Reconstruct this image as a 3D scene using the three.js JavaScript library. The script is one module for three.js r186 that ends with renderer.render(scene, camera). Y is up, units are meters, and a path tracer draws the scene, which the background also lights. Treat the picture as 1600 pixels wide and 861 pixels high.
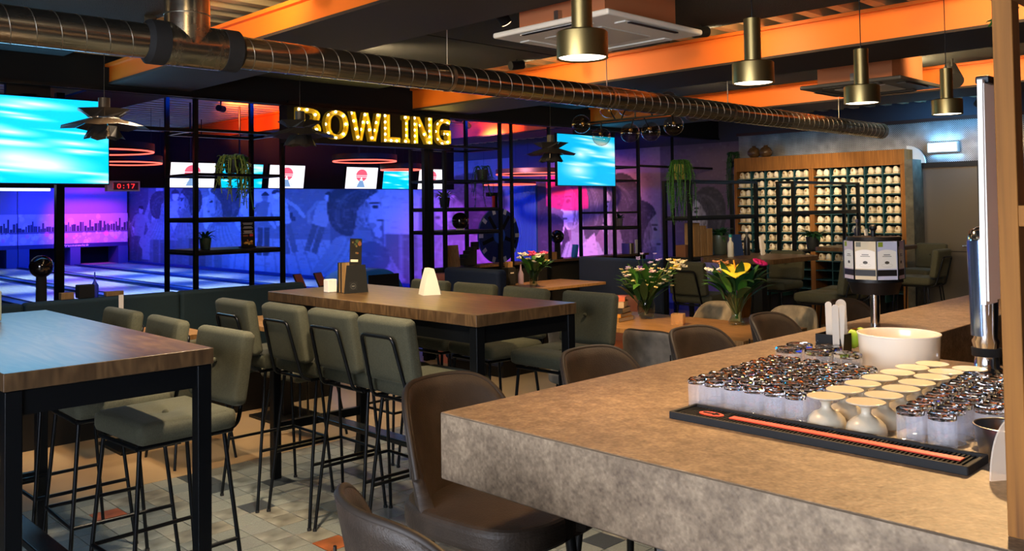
import * as THREE from 'three';
import { mergeGeometries, mergeVertices } from 'three/addons/utils/BufferGeometryUtils.js';
import { RoundedBoxGeometry } from 'three/addons/geometries/RoundedBoxGeometry.js';
import { TextGeometry } from 'three/addons/geometries/TextGeometry.js';
import { FontLoader } from 'three/addons/loaders/FontLoader.js';
import { RectAreaLightUniformsLib } from 'three/addons/lights/RectAreaLightUniformsLib.js';

// ---------- camera, light, exposure ----------
// World: x runs along the duct and the short side of the tables, -z (written V below) along the lanes, y up.
RectAreaLightUniformsLib.init();
const scene = new THREE.Scene();
scene.background = new THREE.Color(2.6, 2.9, 3.3);           // the overcast sky outside the window
const camera = new THREE.PerspectiveCamera(2 * Math.atan(430.5 / 1374.93) * 180 / Math.PI, 1600 / 861, 0.05, 120);
{
  const yaw = 0.774099, pitch = 0.0320961, roll = -0.01390701;
  const f = new THREE.Vector3(Math.cos(pitch) * Math.sin(yaw), Math.sin(pitch), -Math.cos(pitch) * Math.cos(yaw));
  const r = new THREE.Vector3(Math.cos(yaw), 0, Math.sin(yaw));
  const u = new THREE.Vector3().crossVectors(r, f);
  const r2 = r.clone().multiplyScalar(Math.cos(roll)).addScaledVector(u, Math.sin(roll));
  const u2 = u.clone().multiplyScalar(Math.cos(roll)).addScaledVector(r, -Math.sin(roll));
  camera.position.set(0, 1.57, 0);
  camera.quaternion.setFromRotationMatrix(new THREE.Matrix4().makeBasis(r2, u2, f.clone().negate()));
  camera.setViewOffset(1600, 861, 0, 148.5, 1600, 861);        // the photo is cropped from the lower part of the lens' field
}
const renderer = new THREE.WebGLRenderer();
renderer.toneMapping = THREE.LinearToneMapping;
renderer.toneMappingExposure = 1.08;
renderer.shadowMap.enabled = true;

const at = (X, Y, V) => new THREE.Vector3(X, Y, -V);
function areaLight(color, intensity, w, h, from, to) {
  const l = new THREE.RectAreaLight(color, intensity, w, h); l.position.copy(from); l.lookAt(to); scene.add(l); return l;
}
function spot(color, intensity, from, to, angle = 0.5, penumbra = 0.6, size = 2) {
  const l = new THREE.SpotLight(color, intensity, 0, angle, penumbra, 2);
  l.position.copy(from); l.target.position.copy(to); scene.add(l); scene.add(l.target);
  l.castShadow = true; l.shadow.radius = size; l.shadow.mapSize.set(1024, 1024); return l;
}
const WARM = 0xffc88a, NEUT = 0xffe3bd;
// daylight through the window in the wall behind and to the left of the camera
areaLight(0xeaf0ff, 12.5, 2.6, 1.5, at(-1.95, 1.6, .75), at(3, 1.1, .9));
// blue and magenta stage wash over the lanes (fittings: the led_bar things)
const LANE_WASH = [[6.2, 11.2, 0x0030ff, 380], [6.8, 16.0, 0x004cff, 380], [7.8, 22.0, 0x0040ff, 340], [8.6, 27.0, 0x2420ff, 190]];

// ---------- helpers ----------
let seed = 12345;
const rnd = () => { seed = (seed * 1664525 + 1013904223) >>> 0; return seed / 4294967296; };
const rr = (a, b) => a + (b - a) * rnd();
const names = {};
const ORD = ['first', 'second', 'third', 'fourth', 'fifth', 'sixth', 'seventh', 'eighth', 'ninth', 'tenth', 'eleventh', 'twelfth', 'thirteenth', 'fourteenth', 'fifteenth'];
function numbered(n) { const k = names[n] = (names[n] || 0) + 1; return k === 1 ? n : n + '_' + String(k - 1).padStart(3, '0'); }
function thing(name, label, category, pos = [0, 0, 0], turn = 0, group) {     // pos = [X, Y, V]
  const o = new THREE.Group(); o.name = numbered(name); o.position.set(pos[0], pos[1], -pos[2]); o.rotation.y = turn;
  o.userData = { label, category }; if (group) o.userData.group = group; scene.add(o); return o;
}
function dup(src, pos, turn, label, group) {
  const o = src.clone(); o.name = numbered(src.name.replace(/_\d{3}$/, '')); o.position.set(pos[0], pos[1], -pos[2]); o.rotation.y = turn;
  o.userData = { ...src.userData, label: label || src.userData.label }; if (group) o.userData.group = group; scene.add(o); return o;
}
function mesh(name, geo, mat, parent) {
  const g = Array.isArray(geo) ? (geo.length === 1 ? geo[0] : merge(geo)) : geo;
  const m = new THREE.Mesh(g, mat); m.name = name; parent.add(m); return m;
}
function merge(list) {
  const flat = list.map(g => { const q = g.index ? g.toNonIndexed() : g; for (const k of Object.keys(q.attributes)) if (!['position', 'normal', 'uv'].includes(k)) q.deleteAttribute(k); return q; });
  return mergeGeometries(flat);
}
function struct(name, geo, mat, parent = scene) { const m = mesh(name, geo, mat, parent); if (parent === scene) m.userData = { kind: 'structure' }; return m; }
function structGroup(name) { const g = new THREE.Group(); g.name = name; g.userData = { kind: 'structure' }; scene.add(g); return g; }
function single(name, label, category, geo, mat, group) { const m = mesh(numbered(name), geo, mat, scene); m.userData = { label, category }; if (group) m.userData.group = group; return m; }
// uv in metres from the dominant axis
function boxUV(g, s = 1) {
  const p = g.attributes.position, n = g.attributes.normal, uv = new Float32Array(p.count * 2);
  for (let i = 0; i < p.count; i++) {
    const ax = Math.abs(n.getX(i)), ay = Math.abs(n.getY(i)), az = Math.abs(n.getZ(i));
    let a, b; if (ay >= ax && ay >= az) { a = p.getX(i); b = p.getZ(i); } else if (ax >= az) { a = p.getZ(i); b = p.getY(i); } else { a = p.getX(i); b = p.getY(i); }
    uv[2 * i] = a * s; uv[2 * i + 1] = b * s;
  }
  g.setAttribute('uv', new THREE.BufferAttribute(uv, 2)); return g;
}
const box = (w, h, d, x = 0, y = 0, z = 0) => boxUV(new THREE.BoxGeometry(w, h, d).translate(x, y, z));
// box by world limits X0..X1, Y0..Y1, V0..V1
const blk = (x0, x1, y0, y1, v0, v1) => box(x1 - x0, y1 - y0, v1 - v0, (x0 + x1) / 2, (y0 + y1) / 2, -(v0 + v1) / 2);
const rblk = (x0, x1, y0, y1, v0, v1, r = 0.01, s = 2) => boxUV(new RoundedBoxGeometry(x1 - x0, y1 - y0, v1 - v0, s, r).translate((x0 + x1) / 2, (y0 + y1) / 2, -(v0 + v1) / 2));
const rbx = (w, h, d, x, y, z, r = 0.01, s = 2) => boxUV(new RoundedBoxGeometry(w, h, d, s, r).translate(x, y, z));
const V3 = (x, y, z) => new THREE.Vector3(x, y, z);
const cyl = (r0, r1, h, x = 0, y = 0, z = 0, n = 20, open = false) => new THREE.CylinderGeometry(r1, r0, h, n, 1, open).translate(x, y + h / 2, z);   // r0 bottom, r1 top, y is the base
const sph = (r, x = 0, y = 0, z = 0, a = 16, b = 12) => new THREE.SphereGeometry(r, a, b).translate(x, y, z);
function rod(p, q, r = 0.008, n = 8, r2 = r) {
  const d = new THREE.Vector3().subVectors(q, p), L = d.length();
  const g = new THREE.CylinderGeometry(r2, r, L, n); g.translate(0, L / 2, 0);
  g.applyQuaternion(new THREE.Quaternion().setFromUnitVectors(V3(0, 1, 0), d.normalize())); return g.translate(p.x, p.y, p.z);
}
function tube(pts, r = 0.008, n = 8, seg = 24, closed = false, tension = 0.5) {
  return new THREE.TubeGeometry(new THREE.CatmullRomCurve3(pts, closed, 'catmullrom', tension), seg, r, n, closed);
}
function path(pts, r, n = 8, bend = 0.03) {           // straight runs with rounded corners
  const c = new THREE.CurvePath();
  let prev = pts[0].clone();
  for (let i = 1; i < pts.length - 1; i++) {
    const a = pts[i].clone().addScaledVector(pts[i - 1].clone().sub(pts[i]).normalize(), bend), b = pts[i].clone().addScaledVector(pts[i + 1].clone().sub(pts[i]).normalize(), bend);
    c.add(new THREE.LineCurve3(prev, a)); c.add(new THREE.QuadraticBezierCurve3(a, pts[i].clone(), b)); prev = b;
  }
  c.add(new THREE.LineCurve3(prev, pts[pts.length - 1]));
  return new THREE.TubeGeometry(c, pts.length * 12, r, n, false);
}
const lathe = (pts, n = 24) => new THREE.LatheGeometry(pts.map(p => new THREE.Vector2(p[0], p[1])), n);
// soft cushion: rounded box with n divisions and dimples [[x,y,z,depth,radius]] pushed in along the nearest face
function cushion(w, h, d, r, n, dimples = [], bulge = 0) {
  let g = new THREE.BoxGeometry(w, h, d, n, Math.max(3, Math.round(n * h / w)), n); const p = g.attributes.position, v = V3(0, 0, 0), c = V3(0, 0, 0);
  for (let i = 0; i < p.count; i++) {
    v.fromBufferAttribute(p, i);
    c.set(THREE.MathUtils.clamp(v.x, -w / 2 + r, w / 2 - r), THREE.MathUtils.clamp(v.y, -h / 2 + r, h / 2 - r), THREE.MathUtils.clamp(v.z, -d / 2 + r, d / 2 - r));
    const o = v.clone().sub(c); if (o.length() > 1e-6) v.copy(c).addScaledVector(o.normalize(), r);
    if (bulge) { const k = (1 - (2 * v.x / w) ** 2) * (1 - (2 * v.z / d) ** 2); v.y += Math.sign(v.y) * bulge * Math.max(0, k); }
    for (const [x, y, z, dep, rad, ax] of dimples) { const q = Math.exp(-(((v.x - x) ** 2 + (v.y - y) ** 2 + (v.z - z) ** 2) / (rad * rad))); v[ax] -= dep * q; }
    p.setXYZ(i, v.x, v.y, v.z);
  }
  g.deleteAttribute('normal'); g.deleteAttribute('uv'); g = mergeVertices(g, 1e-5); g.computeVertexNormals(); return boxUV(g.toNonIndexed());
}
// ---------- textures ----------
function canvas(w, h, draw) { const c = document.createElement('canvas'); c.width = w; c.height = h; draw(c.getContext('2d'), w, h); return c; }
function tex(w, h, draw, srgb = true, repeat) {
  const t = new THREE.CanvasTexture(canvas(w, h, draw)); if (srgb) t.colorSpace = THREE.SRGBColorSpace;
  t.wrapS = t.wrapT = THREE.RepeatWrapping; if (repeat) t.repeat.set(...repeat); return t;
}
function hash(x, y) { let h = (x * 374761393 + y * 668265263) | 0; h = Math.imul(h ^ (h >>> 13), 1274126177); return ((h ^ (h >>> 16)) >>> 0) / 4294967296; }
function vnoise(x, y, per) { const xi = Math.floor(x), yi = Math.floor(y), fx = x - xi, fy = y - yi, sx = fx * fx * (3 - 2 * fx), sy = fy * fy * (3 - 2 * fy), m = v => ((v % per) + per) % per;
  const a = hash(m(xi), m(yi)), b = hash(m(xi + 1), m(yi)), c = hash(m(xi), m(yi + 1)), d = hash(m(xi + 1), m(yi + 1)); return a + (b - a) * sx + (c - a) * sy + (a - b - c + d) * sx * sy; }
function fbm(x, y, per, oct = 4) { let s = 0, a = 0.5, n = 0; for (let i = 0; i < oct; i++) { s += a * vnoise(x, y, per); n += a; x *= 2; y *= 2; per *= 2; a *= 0.5; } return s / n; }
function dataTex(n, fn, srgb = true, repeat) {       // fn(u,v) -> [r,g,b] 0..1 (sRGB)
  const d = new Uint8Array(n * n * 4);
  for (let j = 0; j < n; j++) for (let i = 0; i < n; i++) { const c = fn(i / n, j / n), k = 4 * (j * n + i); for (let q = 0; q < 3; q++) d[k + q] = Math.max(0, Math.min(255, c[q] * 255)); d[k + 3] = 255; }
  const t = new THREE.DataTexture(d, n, n); t.wrapS = t.wrapT = THREE.RepeatWrapping; t.magFilter = THREE.LinearFilter; t.minFilter = THREE.LinearMipmapLinearFilter; t.generateMipmaps = true;
  if (srgb) t.colorSpace = THREE.SRGBColorSpace; if (repeat) t.repeat.set(...repeat); t.needsUpdate = true; return t;
}
const mixc = (a, b, t) => a.map((v, i) => v + (b[i] - v) * t);
const M = {};
const std = (o) => new THREE.MeshStandardMaterial(o), phy = (o) => new THREE.MeshPhysicalMaterial(o);
const woodTex = (c0, c1, per = 4) => dataTex(512, (u, v) => { const w = fbm(u * per * 8, v * per, per * 8, 3), g = fbm(u * 64, v * 4, 64, 3), r = Math.sin((w * 5 + u * 9) * 6.28) * 0.5 + 0.5; return mixc(c0, c1, 0.35 * r + 0.65 * g); });
const stoneC = dataTex(1024, (u, v) => { const a = fbm(u * 6, v * 6, 6, 5), b = fbm(u * 40, v * 40, 40, 3), c = fbm(u * 150, v * 150, 150, 2); let k = 0.5 + (a - 0.5) * 0.45 + (b - 0.5) * 0.6 + (c - 0.5) * 0.6; return mixc([0.36, 0.30, 0.24], [0.64, 0.56, 0.46], Math.max(0, Math.min(1, k))); }, true, [1.1, 1.1]);
const stoneB = dataTex(512, (u, v) => { const b = fbm(u * 30, v * 30, 30, 4), c = fbm(u * 110, v * 110, 110, 2); const k = 0.6 * b + 0.4 * c; return [k, k, k]; }, false, [1.6, 1.6]);
const weaveB = dataTex(256, (u, v) => { const k = 0.5 + 0.25 * Math.sin(u * 6.2832 * 32) * Math.sin(v * 6.2832 * 32) + 0.5 * (fbm(u * 40, v * 40, 40, 2) - 0.5); return [k, k, k]; }, false, [9, 9]);
const weaveC = dataTex(256, (u, v) => { const k = 0.85 + 0.3 * (fbm(u * 60, v * 60, 60, 3) - 0.5); return [k, k, k]; }, true, [6, 6]);
const leatherB = dataTex(512, (u, v) => { const k = fbm(u * 90, v * 90, 90, 3); return [k, k, k]; }, false, [3, 3]);
const leatherC = dataTex(256, (u, v) => { const k = 0.8 + 0.4 * (fbm(u * 7, v * 7, 7, 4) - 0.5); return [k, k, k]; }, true, [2, 2]);
const scratch = dataTex(512, (u, v) => { const k = 0.45 + 0.5 * (fbm(u * 8, v * 8, 8, 5) - 0.5); return [k, k, k]; }, false, [1.3, 1.3]);

M.black = std({ color: 0x0b0c0e, roughness: 0.45, metalness: 0.3 });
M.blackMatt = std({ color: 0x08090b, roughness: 0.9 });
M.steelBlack = std({ color: 0x14171b, roughness: 0.35, metalness: 0.6 });
M.tableWood = std({ map: (() => { const t = woodTex([0.22, 0.16, 0.105], [0.42, 0.325, 0.215], 2); t.repeat.set(1.1, 1.1); return t; })(), roughness: 0.34 });
M.lightWood = std({ map: (() => { const t = woodTex([0.44, 0.335, 0.20], [0.64, 0.50, 0.325], 2); t.repeat.set(1.4, 1.4); return t; })(), roughness: 0.5 });
M.oak = std({ map: (() => { const t = dataTex(512, (u, v) => { const g = fbm(u * 48, v * 3, 48, 3), f = fbm(u * 160, v * 6, 160, 2); return mixc([0.40, 0.245, 0.075], [0.66, 0.435, 0.165], 0.7 * g + 0.3 * f); }); t.repeat.set(2.4, 1.2); return t; })(), roughness: 0.8 });
M.stone = std({ map: stoneC, bumpMap: stoneB, bumpScale: 0.0011, roughness: 0.55, roughnessMap: null });
M.olive = phy({ color: 0x4f503e, map: weaveC, bumpMap: weaveB, bumpScale: 0.0006, roughness: 0.85, sheen: 0.3, sheenRoughness: 0.5, sheenColor: new THREE.Color(0.5, 0.5, 0.42) });
M.brown = phy({ color: 0x43362b, map: leatherC, bumpMap: leatherB, bumpScale: 0.0007, roughness: 0.55, sheen: 0.4, sheenRoughness: 0.4, sheenColor: new THREE.Color(0.4, 0.36, 0.32) });
M.rust = std({ color: 0x8a4a2c, roughness: 0.5 });
M.brownEdge = std({ color: 0x2a2119, roughness: 0.6 });
M.beigeShell = phy({ color: 0xb4aa92, map: leatherC, bumpMap: weaveB, bumpScale: 0.0004, roughness: 0.8 });
M.greyShell = phy({ color: 0x98928a, map: leatherC, bumpMap: weaveB, bumpScale: 0.0004, roughness: 0.7 });
M.teal = phy({ color: 0x0a2e3a, map: weaveC, bumpMap: weaveB, bumpScale: 0.0005, roughness: 0.8, sheen: 0.3, sheenColor: new THREE.Color(0.1, 0.2, 0.3) });
M.navy = phy({ color: 0x0a2348, map: weaveC, bumpMap: weaveB, bumpScale: 0.0005, roughness: 0.8 });
M.duct = std({ color: 0x968f80, metalness: 0.95, roughness: 0.55, roughnessMap: scratch });
M.ductSeam = std({ color: 0xb8b2a4, metalness: 1, roughness: 0.4 });
M.rubber = std({ color: 0x1a1b1d, roughness: 0.8 });
M.orange = std({ color: 0xea7418, roughness: 0.5 });
M.orangeIn = std({ color: 0xc8794a, roughness: 0.7 });
M.brownPaint = std({ color: 0x3a2c22, roughness: 0.75, map: weaveC });
M.deck = std({ color: 0xcdbd96, roughness: 0.5, metalness: 0.2 });
M.panelDark = std({ color: 0x10171b, roughness: 0.95, bumpMap: leatherB, bumpScale: 0.004 });
M.white = std({ color: 0xe9e5dc, roughness: 0.45 });
M.offwhite = std({ color: 0xcfc9bd, roughness: 0.5 });
M.paper = std({ color: 0xeeeae4, roughness: 0.9 });
M.cream = phy({ color: 0xefe7d6, roughness: 0.25, clearcoat: 0.4 });
M.chrome = std({ color: 0xdadcdf, metalness: 1, roughness: 0.12 });
M.brass = std({ color: 0xa8925e, metalness: 1, roughness: 0.4 });
M.glass = phy({ color: 0xffffff, transmission: 1, roughness: 0.02, thickness: 0, ior: 1.5 });
M.glassSmoke = phy({ color: 0xeee2d4, transmission: 1, roughness: 0.02, thickness: 0, ior: 1.5 });
M.leaf = phy({ color: 0x3e7a22, roughness: 0.6, transmission: 0.15, thickness: 0, side: THREE.DoubleSide });
M.leafDark = phy({ color: 0x1f4f24, roughness: 0.55, transmission: 0.1, thickness: 0, side: THREE.DoubleSide });
M.leafPale = phy({ color: 0x9fb24a, roughness: 0.6, transmission: 0.15, thickness: 0, side: THREE.DoubleSide });
M.pot = std({ color: 0x8c8a6e, roughness: 0.6 });
M.potDark = std({ color: 0x25282a, roughness: 0.6 });
M.red = std({ color: 0xd23a2a, roughness: 0.6 });
const glow = (c, i, map) => std({ color: 0x000000, emissive: c, emissiveIntensity: i, emissiveMap: map || null, roughness: 0.4 });
// ---------- the setting ----------
const XW = 11.2, XL = -2, VB = 33, VF = -3, CEIL = 2.9;
const floorG = structGroup('floor');
{
  const beige = std({ map: dataTex(512, (u, v) => { const k = 0.5 + 0.5 * (fbm(u * 5, v * 5, 5, 5) - 0.5); return mixc([0.54, 0.47, 0.36], [0.70, 0.61, 0.48], k); }, true, [0.6, 0.6]), roughness: 0.42 });
  const grout = std({ color: 0xa8a69a, roughness: 0.9 });
  mesh('floor_slab', blk(XL - .2, XW + .2, -0.25, -0.006, VF - .2, VB + .2), grout, floorG);
  // cast floor beyond the tiled strip, laid in wide bays
  for (const [x0, x1, v0, v1] of [[XL, 1.2, 5.2, 9], [1.2, 4.0, 5.2, 9], [4.0, 7.0, 5.2, 9], [7.0, XW, 5.2, 9], [4.4, 7.0, 2.0, 5.195], [7.0, XW, 2.0, 5.195]]) mesh('floor_bay', blk(x0 + .001, x1 - .001, -0.006, 0, v0 + .001, v1 - .001), beige, floorG);
  const T = 0.15, pal = [0x899392, 0x909997, 0x979d98, 0x9fa29a, 0x99a09a, 0xa8a698, 0xaca793, 0x8a928f, 0x4a535a];
  const mats = pal.map((c, i) => std({ color: c, roughness: 0.3, map: i % 2 ? leatherC : weaveC })), or = std({ color: 0xb9663a, roughness: 0.35, map: leatherC });
  const g = boxUV(new RoundedBoxGeometry(T - 0.004, 0.012, T - 0.004, 1, 0.0015)); const far = pal.map(() => []);
  const orange = new Set(['15,24', '11,32', '25,32', '8,30', '19,21', '12,20', '22,27']);
  for (let i = 0; i < 30; i++) for (let j = 0; j < 35; j++) {
    const X = 0.005 + T * (i + .5), V = -0.05 + T * (j + .5); if (X > 4.4 || V > 5.2 || V < 0) continue;
    const patch = fbm(i * 0.16 + 3.1, j * 0.2 + 1.7, 64, 2), warm = i * T > 1.9 && patch > 0.42;
    let k = Math.floor(hash(i * 7 + 3, j * 13 + 5) * 3.2 + (warm ? 2.6 : 0)); if (hash(i + 91, j + 17) > 0.965) k = 8; k = Math.min(8, k);
    const near = X > 1.05 && X < 4.05 && V > 3.15 && !(X > 3.3 && V < 3.6) && !(X < 1.5 && V < 3.8) && !(V < 3.4 && X < 2.0);
    const isOr = orange.has(i + ',' + j);
    if (near) { const m = mesh('tile', g, isOr ? or : mats[k], floorG); m.position.set(X, -0.006 + (hash(i, j) - .5) * 0.0006, -V); }
    else far[k].push(g.clone().translate(X, -0.006, -V));
  }
  far.forEach((l, k) => { if (l.length) { const m = mesh('tile_field', l, mats[k], floorG); m.userData.kind = 'stuff'; } });
  mesh('floor_bay', blk(XL, 0, -0.006, 0, VF, 5.195), beige, floorG); mesh('floor_bay', blk(0, 4.4, -0.006, 0, VF, -0.06), beige, floorG); mesh('floor_bay', blk(4.4, XW, -0.006, 0, VF, 1.995), beige, floorG);
}
// steel deck ceiling: trapezoid profile, ribs along x
{
  const P = 0.21, D = 0.085, prof = []; const v0 = VF - .2, v1 = VB + .2;
  for (let v = v0; v < v1; v += P) prof.push([v, 0], [v + 0.075, 0], [v + 0.105, D], [v + 0.18, D]);
  const s = new THREE.Shape(); s.moveTo(v0, 0.25); prof.forEach(p => s.lineTo(p[0], p[1])); s.lineTo(v1, D); s.lineTo(v1, 0.25); s.closePath();
  const g = new THREE.ExtrudeGeometry(s, { depth: XW - XL + .4, bevelEnabled: false });   // shape x -> V, y -> Y, extruded along +z
  g.applyMatrix4(new THREE.Matrix4().makeBasis(V3(0, 0, -1), V3(0, 1, 0), V3(1, 0, 0)).setPosition(XL - .2, 2.81, 0));
  struct('ceiling', boxUV(g), M.deck);
}
// beams along the lanes direction: orange steel sides, boarded underside
[[2.56, 3.18, 2.735], [5.55, 6.24, 2.8], [8.33, 9.0, 2.8], [-0.5, 0.1, 2.8]].forEach(([x0, x1, yt]) => {
  const b = structGroup(numbered('ceiling_beam'));
  for (const s of [0, 1]) {
    const x = s ? x1 : x0;
    mesh('web', blk(x - .012, x + .012, 2.60, yt, VF, VB), M.orange, b);
    mesh('flange', [blk(s ? x - .1 : x - .045, s ? x + .045 : x + .1, yt - .015, yt + .008, VF, VB)], M.orange, b);
  }
  if (yt < 2.8) mesh('packer', blk(x0 + .2, x1 - .2, yt, 2.812, VF, VB), M.blackMatt, b);
  mesh('soffit_board', blk(x0 - .02, x1 + .02, 2.585, 2.602, VF, VB), M.brownPaint, b);
});
// dark acoustic panels hung between the beams
{
  const pg = structGroup('ceiling_panel');
  for (const [x0, x1] of [[0.4, 2.17], [3.2, 5.0], [6.26, 7.85]]) for (let v = -2.6; v < 6.9; v += 2.4) mesh('panel', rblk(x0, x1, 2.745, 2.79, v, Math.min(6.95, v + 2.385), 0.006, 1), M.panelDark, pg);
}
// soffit beam carrying the shelving and screens
{
  const so = structGroup('ceiling_soffit');
  mesh('soffit_box', blk(XL, XW, 2.545, 2.81, 7.1, 7.26), M.blackMatt, so);
  mesh('edge_angle', blk(XL, XW, 2.535, 2.56, 7.085, 7.1), M.steelBlack, so);
  mesh('bulkhead', blk(XL, 8.35, 1.86, 2.48, 9.75, 9.95), M.blackMatt, so);
}
// walls
{
  const plaster = std({ color: 0x2a2c33, roughness: 0.9 });
  const wr = structGroup('wall_right');
  mesh('wall_panel', blk(XW, XW + .2, 0, 3, VF, VB), std({ color: 0x4a4650, roughness: 0.9 }), wr);
  struct('wall_back', blk(XL - .2, XW + .2, 0, 3, VB, VB + .2), plaster);
  struct('wall_front', blk(XL - .2, XW + .2, 0, 3, VF - .2, VF), plaster);
  const wl = structGroup('wall_left');
  for (const b of [[0, .8, VF, VB], [2.42, 3, VF, VB], [.8, 2.42, VF, -.6], [.8, 2.42, 2.1, VB]]) mesh('wall_panel', blk(XL - .2, XL, b[0], b[1], b[2], b[3]), plaster, wl);
  const w = structGroup('window_1');
  mesh('window_frame', [blk(XL - .12, XL - .06, .8, .86, -.6, 2.1), blk(XL - .12, XL - .06, 2.36, 2.42, -.6, 2.1), ...[-.6, .28, 1.16, 2.04].map(v => blk(XL - .12, XL - .06, .86, 2.36, v, v + .06))], M.steelBlack, w);
  for (const v of [-.54, .34, 1.22]) mesh('pane', blk(XL - .095, XL - .089, .86, 2.36, v, v + .82), M.glass, w);
  // printed metal-mesh cladding above the shoe rack and the door
  const meshT = dataTex(512, (u, v) => { const dots = Math.sin(u * 6.2832 * 42) * Math.sin(v * 6.2832 * 42) > 0.1 ? 0 : 1, a = fbm(u * 3, v * 3, 3, 4); const k = (0.5 + 0.8 * (a - 0.35)) * (dots ? 1 : 0.5); return [k, k, k]; }, true, [1, 1]);
  mesh('mesh_cladding', blk(XW - .03, XW, 2.06, 2.56, 3.0, 6.75), std({ map: meshT, roughness: 0.4, metalness: 0.5 }), wr);
  mesh('white_reveal', [blk(XW - .13, XW - .1, 0, 2.2, 4.335, 4.375), (() => { const s = new THREE.Shape(); s.moveTo(0, 0); s.lineTo(.22, 0); s.absarc(0, 0, .22, 0, Math.PI / 2); s.lineTo(0, 0); return boxUV(new THREE.ExtrudeGeometry(s, { depth: .02, bevelEnabled: false, curveSegments: 20 }).rotateY(-Math.PI / 2).translate(XW - .08, 2.06, -4.36)); })()], M.white, wr);
  mesh('cladding_rail', blk(XW - .09, XW, 2.56, 2.6, 3.0, 6.75), std({ color: 0x4c2a22, roughness: 0.5 }), wr);
  const d = structGroup('door_1');
  mesh('door_leaf', rblk(XW - .05, XW - .005, 0.01, 2.0, 3.56, 4.27, .004, 1), std({ color: 0x5f5a55, roughness: 0.4, metalness: 0.4 }), d);
  mesh('door_frame', [blk(XW - .09, XW - .004, 0, 2.06, 4.27, 4.33), blk(XW - .09, XW - .004, 0, 2.06, 3.5, 3.56), blk(XW - .09, XW - .004, 2.0, 2.06, 3.56, 4.27)], M.black, d);
  mesh('door_handle', [rod(V3(XW - .05, 1.05, -3.62), V3(XW - .1, 1.05, -3.62), .01), rod(V3(XW - .1, 1.05, -3.62), V3(XW - .1, 1.05, -3.74), .01)], M.chrome, d);
  mesh('door_rail', blk(XW - .053, XW - .05, 0.98, .99, 3.56, 4.27), M.black, d);
}
// printed murals on the right wall
function crowd(c, W, H, list) {            // grey figures: [x, y, h, tone, lean]
  for (const [x, y, h, t, lean] of list) {
    const s = h / 8; c.save(); c.translate(x, y); c.rotate(lean || 0); const g = v => `rgb(${v},${v},${v})`;
    c.fillStyle = g(t * 0.55); c.fillRect(-s * .8, -h * .48, s * .7, h * .48); c.fillRect(s * .1, -h * .48, s * .7, h * .48);                  // legs
    c.fillStyle = g(t); c.beginPath(); c.moveTo(-s * 1.1, -h * .83); c.quadraticCurveTo(0, -h * .9, s * 1.1, -h * .83); c.lineTo(s * .9, -h * .45); c.lineTo(-s * .9, -h * .45); c.fill();   // torso
    c.lineWidth = s * .45; c.strokeStyle = g(t * 0.9); c.lineCap = 'round'; c.beginPath(); c.moveTo(-s, -h * .8); c.lineTo(-s * 1.7, -h * .6); c.lineTo(-s * 1.2, -h * .45); c.moveTo(s, -h * .8); c.lineTo(s * 2, -h * .66); c.lineTo(s * 2.5, -h * .5); c.stroke();
    c.fillStyle = g(Math.min(255, t * 1.15)); c.beginPath(); c.ellipse(0, -h * .93, s * .42, s * .55, 0, 0, 7); c.fill();
    c.fillStyle = g(t * .25); c.beginPath(); c.ellipse(0, -h * .96, s * .48, s * .42, 0, 3.1, 6.4); c.fill(); c.restore();
  }
}
function grain(c, W, H, n, a) { for (let i = 0; i < n; i++) { const v = Math.floor(hash(i, 77) * 255); c.fillStyle = `rgba(${v},${v},${v},${a})`; c.fillRect(hash(i, 1) * W, hash(i, 2) * H, 2 + hash(i, 3) * 30, 1 + hash(i, 4) * 14); } }
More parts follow.
